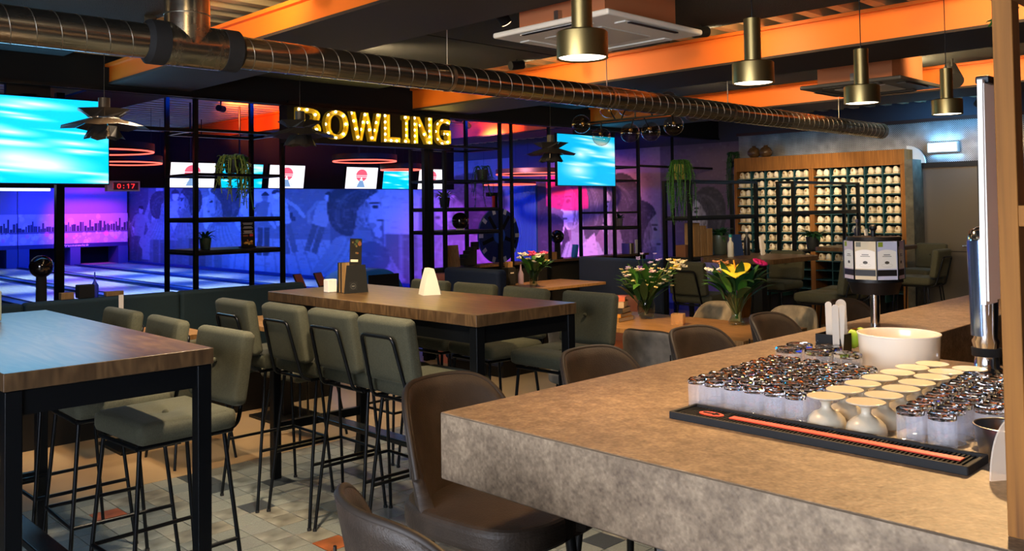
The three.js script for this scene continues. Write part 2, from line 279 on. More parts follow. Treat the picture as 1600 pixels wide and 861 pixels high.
function bigFace(c, x, y, s, t, flip) {
  c.save(); c.translate(x, y); c.scale(flip ? -s : s, s); const g = (v, a = 1) => `rgba(${v | 0},${v | 0},${(v * 1.02) | 0},${a})`;
  c.fillStyle = g(t * .8); c.beginPath(); c.moveTo(-.55, .55); c.quadraticCurveTo(-.1, .4, .3, .58); c.lineTo(.75, 1.4); c.lineTo(-1.1, 1.4); c.fill();          // shoulders
  for (let i = 0; i < 16; i++) { c.strokeStyle = g(t * (i % 2 ? .62 : .92), .5); c.lineWidth = .025; c.beginPath(); c.moveTo(-.9 + i * .1, 1.4); c.quadraticCurveTo(-.4 + i * .06, .9, -.35 + i * .04, .55); c.stroke(); }
  c.fillStyle = g(t * .72); c.beginPath(); c.moveTo(-.2, .1); c.lineTo(.14, .25); c.lineTo(.16, .62); c.lineTo(-.3, .62); c.fill();                              // neck
  c.fillStyle = g(t); c.beginPath(); c.moveTo(.18, -.46); c.quadraticCurveTo(.34, -.3, .32, -.14); c.lineTo(.42, .03); c.lineTo(.34, .06); c.lineTo(.37, .13); c.lineTo(.34, .18); c.quadraticCurveTo(.36, .32, .22, .36); c.quadraticCurveTo(.0, .36, -.12, .16); c.quadraticCurveTo(-.24, -.3, .18, -.46); c.fill();
  c.fillStyle = g(t * .7, .6); c.beginPath(); c.ellipse(-.02, .05, .13, .3, .3, 0, 7); c.fill(); c.fillStyle = g(t * .55, .5); c.beginPath(); c.ellipse(.08, .31, .18, .07, -.3, 0, 7); c.fill();
  c.fillStyle = g(t * .34); c.beginPath(); c.moveTo(.26, -.42); c.bezierCurveTo(.1, -.85, -.75, -.8, -.72, -.1); c.bezierCurveTo(-.72, .4, -.4, .55, -.22, .5); c.bezierCurveTo(-.1, .2, -.2, -.05, .0, -.2); c.quadraticCurveTo(.1, -.36, .26, -.42); c.fill();  // hair
  for (let i = 0; i < 22; i++) { c.strokeStyle = g(t * (.25 + .4 * hash(i, 31)), .55); c.lineWidth = .02; c.beginPath(); const a = -.7 + i * .035; c.moveTo(a + .1, .4 - hash(i, 2) * .3); c.bezierCurveTo(a - .1, -.1, a + .25, -.6, .2 - hash(i, 5) * .2, -.5 + hash(i, 6) * .12); c.stroke(); }
  c.fillStyle = g(t * .2); c.beginPath(); c.ellipse(.22, -.12, .06, .028, .15, 0, 7); c.fill(); c.fillRect(.12, -.21, .17, .022); c.fillStyle = g(t * .4); c.beginPath(); c.ellipse(.31, .17, .06, .02, 0, 0, 7); c.fill(); c.fillStyle = g(t * .75); c.beginPath(); c.ellipse(-.08, 0, .04, .07, 0, 0, 7); c.fill();
  c.restore();
}
const muralLanes = tex(2048, 512, (c, W, H) => {                                             // left end of the picture = far end of the lanes
  const g = c.createLinearGradient(0, 0, W, 0); c.fillStyle = '#6c6c70'; c.fillRect(0, 0, W, H);
  const sec = [[0, 330, '#5a5a60'], [330, 640, '#747479'], [640, 900, '#8c8c92'], [900, 1420, '#7b7b81'], [1420, 1640, '#66666e'], [1640, 2048, '#84848c']];
  for (const [a, b, f] of sec) { c.fillStyle = f; c.fillRect(a, 0, b - a, H); }
  // bowling floor of the centre picture, with boards
  c.fillStyle = '#a4a4a8'; c.fillRect(900, 330, 520, 182); c.fillStyle = '#8e8e93'; for (let i = 0; i < 12; i++) { c.beginPath(); c.moveTo(900 + i * 48, 330); c.lineTo(860 + i * 60, 512); c.lineTo(872 + i * 60, 512); c.lineTo(906 + i * 48, 330); c.fill(); }
  c.fillStyle = '#c9c9cc'; c.fillRect(960, 70, 200, 130); c.fillStyle = '#46464c'; c.fillRect(960, 215, 300, 20); c.fillRect(1000, 235, 40, 80); c.fillStyle = '#3b3b42'; for (let i = 0; i < 5; i++) c.fillRect(1000 + i * 55, 196, 28, 18);
  crowd(c, W, H, [[60, 470, 380, 190], [130, 490, 300, 215], [235, 500, 360, 150, .1], [420, 520, 520, 175], [540, 520, 470, 200], [700, 540, 600, 150], [800, 540, 520, 205], [1010, 330, 250, 190], [1090, 420, 330, 120, .05], [1240, 400, 330, 200, -.25], [1330, 390, 300, 170, .3], [1700, 540, 540, 190]]);
  bigFace(c, 450, 150, 150, 185); bigFace(c, 620, 130, 150, 170, true); bigFace(c, 830, 150, 190, 180, true); bigFace(c, 1560, 200, 210, 180); bigFace(c, 1890, 190, 200, 175, true);
  c.fillStyle = '#5c5c64'; c.beginPath(); c.arc(1590, 400, 70, 0, 7); c.fill(); c.fillStyle = '#9a9aa0'; c.fillRect(280, 330, 60, 160); c.beginPath(); c.arc(300, 380, 46, 0, 7); c.fill();
  grain(c, W, H, 2600, 0.06);
});
const muralDrink = tex(1536, 768, (c, W, H) => {
  c.fillStyle = '#8d7683'; c.fillRect(0, 0, W, H); c.fillStyle = '#ab929c'; c.fillRect(620, 0, 380, H); c.fillStyle = '#6c5a6e'; c.fillRect(1000, 0, 536, H);
  c.fillStyle = '#3c303c'; c.fillRect(0, 0, 90, H); c.fillStyle = '#4a3b48'; c.beginPath(); c.ellipse(120, 520, 150, 190, 0, 0, 7); c.fill();
  bigFace(c, 640, 330, 300, 168, true); bigFace(c, 330, 300, 330, 236, true); bigFace(c, 900, 440, 250, 150); bigFace(c, 1290, 350, 210, 195, true);
  c.globalAlpha = 0.8; c.fillStyle = '#f01e6e'; c.beginPath(); c.moveTo(60, 90); c.quadraticCurveTo(230, 20, 400, 150); c.quadraticCurveTo(440, 230, 430, 300); c.quadraticCurveTo(280, 330, 60, 285); c.fill(); c.globalAlpha = 1;
  c.strokeStyle = '#efe4e8'; c.lineWidth = 14; c.beginPath(); c.moveTo(232, 360); c.lineTo(188, 500); c.stroke(); c.fillStyle = '#d8ccd2'; c.beginPath(); c.moveTo(330, 520); c.lineTo(480, 430); c.lineTo(560, 768); c.lineTo(300, 768); c.fill();
  grain(c, W, H, 2200, 0.05);
});
function soft(t, k) { const c = t.image, w = c.width, h = c.height; const a = canvas(w / k, h / k, (x, W, H) => { x.imageSmoothingEnabled = true; x.drawImage(c, 0, 0, W, H); }); const x = c.getContext('2d'); x.imageSmoothingEnabled = true; x.imageSmoothingQuality = 'high'; x.globalAlpha = .8; x.drawImage(a, 0, 0, w, h); x.globalAlpha = 1; grain(x, w, h, 3000, .045); t.needsUpdate = true; return t; }
soft(muralLanes, 7); soft(muralDrink, 8);
function mural(name, label, tx, v0, v1, y0, y1) {        // v0 far, v1 near
  const g = new THREE.PlaneGeometry(v0 - v1, y1 - y0); const m = new THREE.BoxGeometry(v0 - v1, y1 - y0, 0.012); const uv = m.attributes.uv;
  m.rotateY(-Math.PI / 2); m.translate(XW - .008, (y0 + y1) / 2, -(v0 + v1) / 2);
  const o = single(name, label, 'mural', m, std({ map: tx, roughness: 0.7 })); return o;
}
mural('wall_mural', 'long grey photo-print mural of bowlers running beside the lanes', muralLanes, 31, 11.5, 0.02, 2.5);
mural('wall_mural', 'photo-print mural of drinking woman with pink colour patch', muralDrink, 10.75, 6.75, 0.1, 2.5);
{
  const t = thing('pleated_panel', 'narrow vertical blue fluted wall panel between two murals', 'panel', [XW, 0, 11.1]);
  const m = std({ color: 0x1f5f9a, roughness: 0.6 }); mesh('backing', box(.02, 2.0, .56, -.012, 1.0, 0), m, t);
  for (let i = 0; i < 14; i++) mesh('rib', cyl(.018, .018, 2.0, -.03, 0, -.26 + i * .04, 8), m, t);
}
// ---------- the bar ----------
{
  const t = thing('bar_counter', 'stone-clad bar counter with a thick mottled brown-grey slab top', 'bar', [0, 0, 0]);
  mesh('counter_slab', [rblk(1.317, 2.78, .946, 1.10, -2.4, 1.597, .004, 1)], M.stone, t);
  mesh('counter_slab', [rblk(2.7805, 7.2, .946, 1.10, 1.215, 1.597, .004, 1)], M.stone, t);
  mesh('bar_body', [blk(1.78, 2.7, .02, .945, -2.3, 1.2), blk(2.7, 7.1, .02, .945, 1.24, 1.36)], std({ color: 0x55504a, roughness: 0.7 }), t);
  mesh('support_leg', blk(1.5, 1.56, 0.0, .945, 1.0, 1.12), std({ color: 0x6a6865, roughness: 0.6 }), t);
  mesh('worktop', blk(2.79, 7.0, .86, .90, .45, 1.21), std({ color: 0x6a5a44, roughness: 0.4 }), t);
  mesh('worktop_front', blk(2.79, 7.0, .02, .86, .5, .54), M.black, t);
}
// ---------- high tables ----------
function highTable(x0, x1, v0, v1, label) {
  const cx = (x0 + x1) / 2, cv = (v0 + v1) / 2, t = thing('high_table', label, 'table', [cx, 0, cv], 0), w = x1 - x0, d = v1 - v0;
  mesh('tabletop', rbx(w, .055, d, 0, 1.0725, 0, .003, 1), M.tableWood, t);
  const lx = w / 2 - .03, lz = d / 2 - .03;
  for (const a of [-1, 1]) for (const b of [-1, 1]) mesh('leg', rbx(.05, 1.043, .05, a * lx, .5225, b * lz, .004, 1), M.steelBlack, t);
  mesh('apron', [box(w - .1, .075, .03, 0, 1.005, lz), box(w - .1, .075, .03, 0, 1.005, -lz), box(.03, .075, d - .1, lx, 1.005, 0), box(.03, .075, d - .1, -lx, 1.005, 0)], M.steelBlack, t);
  for (const b of [-1, 1]) mesh('cross_rail', box(w - .1, .05, .03, 0, .3, b * lz), M.steelBlack, t);
  mesh('foot_rail', rbx(.09, .03, d - .1, 0, .31, 0, .006, 1), std({ color: 0x30353a, metalness: 0.8, roughness: 0.25 }), t);
  return t;
}
highTable(0.752, 1.408, 2.94, 4.765, 'high dark wood bar table, closest to the left edge of the picture');
highTable(2.622, 3.29, 2.92, 4.77, 'high dark wood bar table in the middle, holding the black menu rack');
// ---------- olive bar stools ----------
function makeStool(label, group) {
  const t = thing('bar_stool', label, 'bar stool', [0, 0, 0], 0, group);
  const seat = mesh('seat', cushion(.39, .078, .41, .026, 16, [[0, .04, 0, .018, .05, 'y']], .004).translate(.02, .775, 0), M.olive, t);
  mesh('button', sph(.012, .02, .803, 0, 10, 6), M.olive, seat);
  const bg = cushion(.07, .29, .372, .026, 14, [[.04, .02, 0, .016, .045, 'x']], 0); bg.rotateZ(.16); bg.translate(-.215, .955, 0);
  const back = mesh('backrest', bg, M.olive, t);
  mesh('button', sph(.011, -.185, .975, 0, 10, 6), M.olive, back);
  const r = .0085;
  mesh('back_frame', path([V3(-.16, .722, -.145), V3(-.21, .735, -.135), V3(-.285, 1.02, -.115), V3(-.285, 1.02, .115), V3(-.21, .735, .135), V3(-.16, .722, .145)], r, 8, .03), M.steelBlack, t);
  mesh('seat_frame', [rod(V3(-.17, .724, -.16), V3(.2, .724, -.16), r), rod(V3(-.17, .724, .16), V3(.2, .724, .16), r), rod(V3(.2, .724, -.16), V3(.2, .724, .16), r), rod(V3(-.17, .724, -.16), V3(-.17, .724, .16), r)], M.steelBlack, t);
  for (const a of [-1, 1]) for (const b of [-1, 1]) {
    const top = V3(a > 0 ? .19 : -.14, .724, b * .155), bot = V3(a > 0 ? .245 : -.215, .008, b * .2);
    const l = mesh('leg', rod(bot, top, r), M.steelBlack, t); mesh('foot', cyl(.011, .011, .012, bot.x, 0, bot.z, 8), M.rubber, l);
  }
  const k = .42, lerp = (a, b) => a + (b - a) * k, fx = lerp(.245, .19), bx = lerp(-.215, -.14), z = lerp(.2, .155), y = .008 + (.716) * k;
  mesh('foot_rest', rod(V3(fx, y, -z), V3(fx, y, z), r), M.steelBlack, t);
  mesh('side_rail', rod(V3(fx, y, z), V3(bx, y, z), r), M.steelBlack, t); mesh('side_rail', rod(V3(fx, y, -z), V3(bx, y, -z), r), M.steelBlack, t);
  return t;
}
const ord = ['first', 'second', 'third', 'fourth'];
const stool0 = makeStool('olive bar stool with its back to us, rightmost of four at the middle table', 'bar stools on the near side of the middle high table');
stool0.position.set(2.565, 0, -3.198); stool0.rotation.y = 0;
[[2.565, 3.624, .0], [2.55, 4.05, 0], [2.5, 4.476, 0]].forEach(([x, v, a], i) => dup(stool0, [x, 0, v], a, 'olive bar stool with its back to us, ' + ['second', 'third', 'fourth'][i] + ' from the right, middle table', 'bar stools on the near side of the middle high table'));
[[3.53, 3.23, .03], [3.52, 3.74, -.05], [3.53, 4.19, .02], [3.53, 4.645, 0]].forEach(([x, v, a], i) => dup(stool0, [x, 0, v], Math.PI + a, 'olive bar stool facing us across the middle high table, ' + ['rightmost, closest to the vases', 'second from the right', 'third from the right', 'farthest, nearest the folded card'][i], 'bar stools on the far side of the middle high table'));
[[1.45, 3.4, .05], [1.45, 3.98, -.03], [1.45, 4.5, .02]].forEach(([x, v, a], i) => dup(stool0, [x, 0, v], Math.PI + a, 'olive bar stool at the left high table, ' + ['nearest with its whole backrest showing', 'middle one of three', 'farthest of three'][i], 'bar stools at the left high table'));
// ---------- leather shell bar chairs ----------
function shellGeo(R, depth, H, th, y0) {          // wrap-around backrest opening towards +x
  const N = 28, K = 10, A = 1.25, pos = [], idx = [], uv = [];
  const pt = (i, k, side) => { const a = -A + 2 * A * i / N, e = Math.abs(a / A), top = H * (1 - 0.7 * Math.pow(e, 4.5)), v = k / K, lean = .055 * v, flare = 1 + .05 * v, rr0 = (side ? th * (1 - .55 * v) : 0);
    const ca = Math.cos(a), sa = Math.sin(a); return [-(depth - rr0) * Math.pow(Math.abs(ca), .8) * flare - lean * ca + .02, y0 + v * top, (R - rr0) * sa * flare]; };
  for (const side of [0, 1]) for (let k = 0; k <= K; k++) for (let i = 0; i <= N; i++) { pos.push(...pt(i, k, side)); uv.push(i / N * .8, k / K * .4); }
  const id = (s, k, i) => s * (K + 1) * (N + 1) + k * (N + 1) + i;
  for (const s of [0, 1]) for (let k = 0; k < K; k++) for (let i = 0; i < N; i++) { const q = [id(s, k, i), id(s, k, i + 1), id(s, k + 1, i + 1), id(s, k + 1, i)]; if (s) q.reverse(); idx.push(q[0], q[1], q[2], q[0], q[2], q[3]); }
  for (let i = 0; i < N; i++) idx.push(id(0, K, i), id(0, K, i + 1), id(1, K, i + 1), id(0, K, i), id(1, K, i + 1), id(1, K, i));
  for (const i of [0, N]) for (let k = 0; k < K; k++) { const q = [id(0, k, i), id(0, k + 1, i), id(1, k + 1, i), id(1, k, i)]; if (i) q.reverse(); idx.push(q[0], q[1], q[2], q[0], q[2], q[3]); }
  const g = new THREE.BufferGeometry(); g.setAttribute('position', new THREE.Float32BufferAttribute(pos, 3)); g.setAttribute('uv', new THREE.Float32BufferAttribute(uv, 2)); g.setIndex(idx); g.computeVertexNormals();
  const rim = []; for (let i = 0; i <= N; i++) { const a = pt(i, K, 0), b = pt(i, K, 1); rim.push(V3((a[0] + b[0]) / 2, a[1] + .001, (a[2] + b[2]) / 2)); }
  return [g, rim];
}
function makeShell(name, label, cat, mat, edge, seatY, H, legMat, group) {
  const t = thing(name, label, cat, [0, 0, 0], 0, group);
  const N = 90, s = new THREE.Shape(); for (let i = 0; i <= N; i++) { const a = i / N * 6.2832, c = Math.cos(a), q = Math.sin(a), e = .62, x = .235 * Math.sign(c) * Math.pow(Math.abs(c), e) + .02, y = (.225 + .015 * c) * Math.sign(q) * Math.pow(Math.abs(q), e); i ? s.lineTo(x, y) : s.moveTo(x, y); }
  const sg = new THREE.ExtrudeGeometry(s, { depth: .03, bevelEnabled: true, bevelThickness: .022, bevelSize: .02, bevelSegments: 4, curveSegments: 32 }); sg.rotateX(-Math.PI / 2); sg.translate(0, seatY - .055, 0);
  mesh('seat', boxUV(sg), mat, t);
  const [g, rim] = shellGeo(.245, .225, H, .045, seatY - .02);
  const b = mesh('backrest', g, mat, t); mesh('piping', tube(rim, .009, 6, 60), edge, b);
  if (cat === 'bar chair') for (const z of [-.11, .11]) mesh('seam', tube([V3(-.236, seatY + .02, z), V3(-.246, seatY + .12, z * .98), V3(-.25, seatY + .2, z * .93)], .0035, 5, 12), edge, b);
  for (const a of [-1, 1]) for (const c of [-1, 1]) mesh('leg', rod(V3(a * .2 + .01, 0, c * .19), V3(a * .14 + .01, seatY - .05, c * .13), .011, 10, .017), legMat, t);
  if (seatY > .6) mesh('foot_rest', [rod(V3(.185, .27, -.17), V3(.185, .27, .17), .01), rod(V3(-.165, .27, -.17), V3(-.165, .27, .17), .01), rod(V3(.185, .27, .17), V3(-.165, .27, .17), .01), rod(V3(.185, .27, -.17), V3(-.165, .27, -.17), .01)], legMat, t);
  return t;
}
const bc0 = makeShell('bar_chair', 'brown leather bar chair in front of the counter, nearest the camera', 'bar chair', M.brown, M.brownEdge, .76, .318, M.black, 'brown leather chairs at the bar');
bc0.position.set(1.12, 0, -1.24); bc0.rotation.y = -0.22;
[[1.74, 1.86, 'pushed under the counter corner'], [2.42, 1.87, 'second along the counter from its corner'], [3.1, 1.9, 'third along the counter from its corner'], [3.72, 1.9, 'beside the vase with the yellow flower'], [4.5, 1.9, 'behind the tea dispenser']].forEach(([x, v, l], i) => dup(bc0, [x, 0, v], -Math.PI / 2 + [.12, .05, .0, .08, 0][i] , 'brown leather bar chair ' + l, 'brown leather chairs at the bar'));
// ---------- long dining table with shell chairs ----------
{
  const t = thing('dining_table', 'long warm wood dining table carrying the two flower vases', 'table', [5.12, 0, 3.6]);
  for (let i = 0; i < 5; i++) mesh('plank', rbx(.159, .035, 1.5, -.32 + .16 * i, .7325, 0, .003, 1), M.lightWood, t);
  for (const a of [-1, 1]) for (const b of [-1, 1]) mesh('leg', box(.05, .715, .05, a * .36, .3575, b * .68), M.black, t);
  const c0 = makeShell('shell_chair', 'pale grey upholstered shell chair on the near side of the long table', 'chair', M.greyShell, M.brownEdge, .46, .38, M.black, 'shell chairs at the long table');
  c0.position.set(4.55, 0, -3.3); c0.rotation.y = .1;
  dup(c0, [4.6, 0, 4.0], .05, 'pale grey shell chair half hidden behind the rightmost olive stool', 'shell chairs at the long table');
  for (const [x, v, l] of [[5.72, 3.78, 'beige shell chair behind the tealight on the long table'], [5.78, 3.2, 'beige shell chair behind the vase with the yellow flower']]) { const c = dup(c0, [x, 0, v], Math.PI - .1, l, 'beige chairs behind the long table'); c.traverse(o => { if (o.isMesh && (o.name === 'seat' || o.name === 'backrest')) o.material = M.beigeShell; if (o.name === 'piping') o.material = M.beigeShell; }); }
  { const c = dup(c0, [5.65, 0, 4.6], Math.PI + .2, 'rust brown leather chair behind the stack of books', 'leather chairs behind the long table'); c.traverse(o => { if (o.isMesh && ['seat', 'backrest', 'piping'].includes(o.name)) o.material = M.rust; }); }
}
// ---------- booth between the shelving: table, benches ----------
function bench(name, label, x0, x1, v0, v1, yTop, side, group, fab = M.teal) {       // side: which face the backrest stands on: 'V+', 'X-', 'X+'
  const t = thing(name, label, 'bench', [(x0 + x1) / 2, 0, (v0 + v1) / 2], 0, group); const w = x1 - x0, d = v1 - v0, th = .13;
  const n = Math.max(1, Math.round((side === 'V+' ? w : d) / 1.1));
  if (side === 'V+') { for (let i = 0; i < n; i++) { mesh('backrest', rbx(w / n - .006, yTop - .1, th, -w / 2 + w / n * (i + .5), .1 + (yTop - .1) / 2, -d / 2 + th / 2, .03, 3), fab, t); mesh('seat', rbx(w / n - .006, .16, d - th, -w / 2 + w / n * (i + .5), .38, th / 2, .035, 3), fab, t); } mesh('plinth', box(w, .3, d - .1, 0, .15, 0), M.black, t); }
  else { const s = side === 'X-' ? -1 : 1; for (let i = 0; i < n; i++) { mesh('backrest', rbx(th, yTop - .1, d / n - .006, s * (w / 2 - th / 2), .1 + (yTop - .1) / 2, -d / 2 + d / n * (i + .5), .04, 3), fab, t); mesh('seat', rbx(w - th, .16, d / n - .006, -s * th / 2, .38, -d / 2 + d / n * (i + .5), .035, 3), fab, t); } mesh('plinth', box(w - .1, .3, d, 0, .15, 0), M.black, t); }
  return t;
}
bench('bench', 'long dark teal banquette with a high back under the bowling screens', -1.5, 4.16, 6.45, 7.02, .945, 'V+');
bench('bench', 'dark teal booth bench with its back towards the entrance opening', 5.62, 6.2, 5.95, 6.75, 1.0, 'X-', 'booth benches', M.navy);
bench('bench', 'dark blue booth bench behind the small flower table', 7.2, 7.82, 5.6, 6.8, 1.0, 'X+', 'booth benches', M.navy);
{
  const t = thing('booth_table', 'pale wood booth table carrying the white and pink bouquet', 'table', [6.9, 0, 6.6]);
  for (let i = 0; i < 4; i++) mesh('plank', rbx(1.3, .03, .168, 0, .735, -.255 + .17 * i, .003, 1), M.lightWood, t);
  mesh('column', [box(.07, .7, .07, 0, .37, 0), box(.5, .02, .4, 0, .01, 0)], M.black, t);
  const u = thing('low_table', 'low brown wooden table in front of the teal banquette', 'table', [2.4, 0, 6.12]);
  for (let i = 0; i < 4; i++) mesh('plank', rbx(.178, .035, .66, -.27 + .18 * i, .7325, 0, .003, 1), M.lightWood, u);
  mesh('column', [box(.07, .7, .07, 0, .37, 0), box(.4, .02, .4, 0, .01, 0)], M.black, u);
  const w = dup(u, [3.5, 0, 6.1], 0, 'low brown wooden table seen between the stool backs'); w.userData.label = 'low brown wooden table seen behind the middle stools';
}
// low chairs between the tables and the banquette
[[2.5, 5.55, 'olive low chair tucked at the low table by the banquette'], [3.3, 5.5, 'second olive low chair at the far low table']].forEach(([x, v, l], i) => {
  const t = thing('low_chair', l, 'chair', [x, 0, v], Math.PI / 2 + i * .1);
  mesh('seat', cushion(.44, .08, .44, .034, 10).translate(0, .45, 0), M.olive, t); mesh('backrest', cushion(.07, .24, .42, .032, 10).translate(-.2, .66, 0), M.olive, t);
  mesh('frame', [rod(V3(-.16, .42, -.15), V3(-.22, .74, -.12), .009), rod(V3(-.16, .42, .15), V3(-.22, .74, .12), .009)], M.steelBlack, t);
  for (const a of [-1, 1]) for (const b of [-1, 1]) mesh('leg', rod(V3(a * .22, 0, b * .2), V3(a * .16, .42, b * .15), .009), M.steelBlack, t);
});
// back high tables with stools, near the shoe rack
{
  const mk = (x, v, w, d, label) => { const t = thing('back_table', label, 'table', [x, 0, v]);
    const s = new THREE.Shape(); const r = .12, a = w / 2, b = d / 2; s.moveTo(-a + r, -b); s.lineTo(a - r, -b); s.absarc(a - r, -b + r, r, -Math.PI / 2, 0); s.lineTo(a, b - r); s.absarc(a - r, b - r, r, 0, Math.PI / 2); s.lineTo(-a + r, b); s.absarc(-a + r, b - r, r, Math.PI / 2, Math.PI); s.lineTo(-a, -b + r); s.absarc(-a + r, -b + r, r, Math.PI, Math.PI * 1.5);
    const g = new THREE.ExtrudeGeometry(s, { depth: .035, bevelEnabled: true, bevelSize: .004, bevelThickness: .004, bevelSegments: 2 }); g.rotateX(-Math.PI / 2).translate(0, 1.06, 0);
    mesh('tabletop', boxUV(g), M.tableWood, t); mesh('column', box(.09, 1.04, .09, 0, .53, 0), M.black, t); mesh('base', box(.5, .02, .45, 0, .01, 0), M.black, t); return t; };
  mk(7.35, 4.25, .95, .75, 'dark rounded high table in front of the shoe rack');
  mk(9.75, 4.3, 1.1, .75, 'farthest dark high table, standing before the shoe rack and door');
  const gs = 'dark bar stools around the back high tables';
  [[6.55, 4.35, 0, 'olive bar stool behind the yellow flower with back to us'], [7.25, 3.55, Math.PI / 2, 'dark bar stool on the door side of the rounded high table'], [7.75, 3.6, Math.PI / 2 + .2, 'dark bar stool right of the rounded high table, second in row'], [8.1, 4.5, Math.PI, 'dark bar stool facing us beyond the rounded high table'], [9.4, 3.6, Math.PI / 2, 'dark bar stool behind the tea dispenser at the farthest table'], [10.5, 4.0, Math.PI - .2, 'dark bar stool beside the grey door']].forEach(([x, v, a, l]) => dup(stool0, [x, 0, v], a, l, gs));
}
// ---------- ceiling services ----------
{
  const r = .077, t = thing('air_duct', 'long round galvanised spiral air duct crossing under the ceiling', 'duct', [0, 2.335, 3.9]);
  const c = (r0, r1, x0, x1, n = 40) => new THREE.CylinderGeometry(r1, r0, x1 - x0, n, 1, true).rotateZ(-Math.PI / 2).translate((x0 + x1) / 2, 0, 0);
  mesh('pipe', [c(r, r, -1.5, 9.26)], M.duct, t); mesh('end_collar', [c(r + .004, r + .004, 9.2, 9.28)], M.ductSeam, t);
  const pts = []; const pitch = .095; for (let i = 0; i <= 113 * 20; i++) { const a = i / 20 * 6.28318; pts.push(V3(-1.5 + pitch * i / 20, Math.cos(a) * (r + .0005), Math.sin(a) * (r + .0005))); }
  class Poly extends THREE.Curve { getPoint(u, o = new THREE.Vector3()) { const f = u * (pts.length - 1), i = Math.min(pts.length - 2, Math.floor(f)); return o.copy(pts[i]).lerp(pts[i + 1], f - i); } }
  mesh('spiral_seam', new THREE.TubeGeometry(new Poly(), pts.length - 1, .0022, 4), M.ductSeam, t);
  for (const [a, b] of [[1.565, 1.635], [1.905, 1.98]]) { mesh('rubber_collar', [c(.1, .1, a, b), c(.1, .078, b, b + .02), c(.078, .1, a - .02, a)], M.rubber, t); }
  mesh('tee_body', [c(.098, .098, 1.635, 1.905)], M.duct, t);
  mesh('riser', [cyl(.1, .1, .5, 1.745, 0, 0, 40, true)], M.duct, t);
  for (const y of [.14, .27]) mesh('riser_seam', new THREE.TorusGeometry(.1, .003, 6, 40).rotateX(Math.PI / 2).translate(1.745, y, 0), M.ductSeam, t);
  for (const x of [.9, 3.3, 4.75, 6.3, 8.3]) { mesh('hanger', [rod(V3(x, r, 0), V3(x, .475, 0), .0035)], M.ductSeam, t); mesh('clamp', c(r + .003, r + .003, x - .012, x + .012), M.ductSeam, t); }
}
function cassette(label, pos, w, mat, bodyMat) {
  const t = thing('air_conditioner', label, 'air conditioner', pos);
  const h = w / 2; mesh('panel', rbx(w, .03, w, 0, 0, 0, .012, 2), mat, t);
  mesh('grille', box(w * .5, .006, w * .5, 0, -.017, 0), M.offwhite, t);
  for (const [x, z, a] of [[0, .33, 0], [0, -.33, 0], [.33, 0, 1], [-.33, 0, 1]]) { const f = mesh('louvre', rbx(a ? .07 : w * .56, .008, a ? w * .56 : .07, x * w / .8, -.018, z * w / .8, .003, 1), mat, t); mesh('slot', box(a ? .02 : w * .5, .004, a ? w * .5 : .02, x * 1.12 * w / .8, -.0235, z * 1.12 * w / .8), M.black, f); }
  mesh('body', box(w * .74, .22, w * .74, 0, .127, 0), bodyMat, t); for (const q of [-1, 1]) mesh('bracket', box(.03, .06, .03, q * h * .78, .05, 0), M.ductSeam, t);
  return t;
}
cassette('white square ceiling cassette air conditioner behind the largest pendant', [3.62, 2.5, 3.03], .8, M.white, M.orangeIn);
cassette('dark grey ceiling cassette unit above the third pendant', [6.95, 2.5, 3.0], .8, std({ color: 0x4a4a48, roughness: 0.5 }), M.orangeIn);
// spun metal pendants in a row over the bar
const lampDisc = glow(0xfff0d8, 6);
[[1.614, 1.932, 'largest, nearest'], [2.408, 1.942, 'second'], [3.169, 1.937, 'third'], [4.015, 1.952, 'fourth, smallest']].forEach(([x, y, l], i) => {
  const t = thing('pendant_lamp', 'brushed brass cylinder pendant over the bar, ' + l + ' of the four', 'lamp', [x, y, 1.4], 0, 'pendants over the bar');
  mesh('shade', lathe([[.058, .004], [.0625, 0], [.0625, .062], [.059, .066], [.026, .066]], 48), M.brass, t);
  mesh('neck', cyl(.0255, .0255, .135, 0, .065, 0, 32), M.brass, t); mesh('cord', rod(V3(0, .2, 0), V3(0, 2.745 - y, 0), .0018, 6), M.black, t);
  mesh('lamp_disc', cyl(.057, .057, .004, 0, .004, 0, 32), lampDisc, t);
  spot(0xffc98c, 3, at(x, y - .004, 1.4), at(x, 0, 1.4), 1.05, .5, 2.5);
});
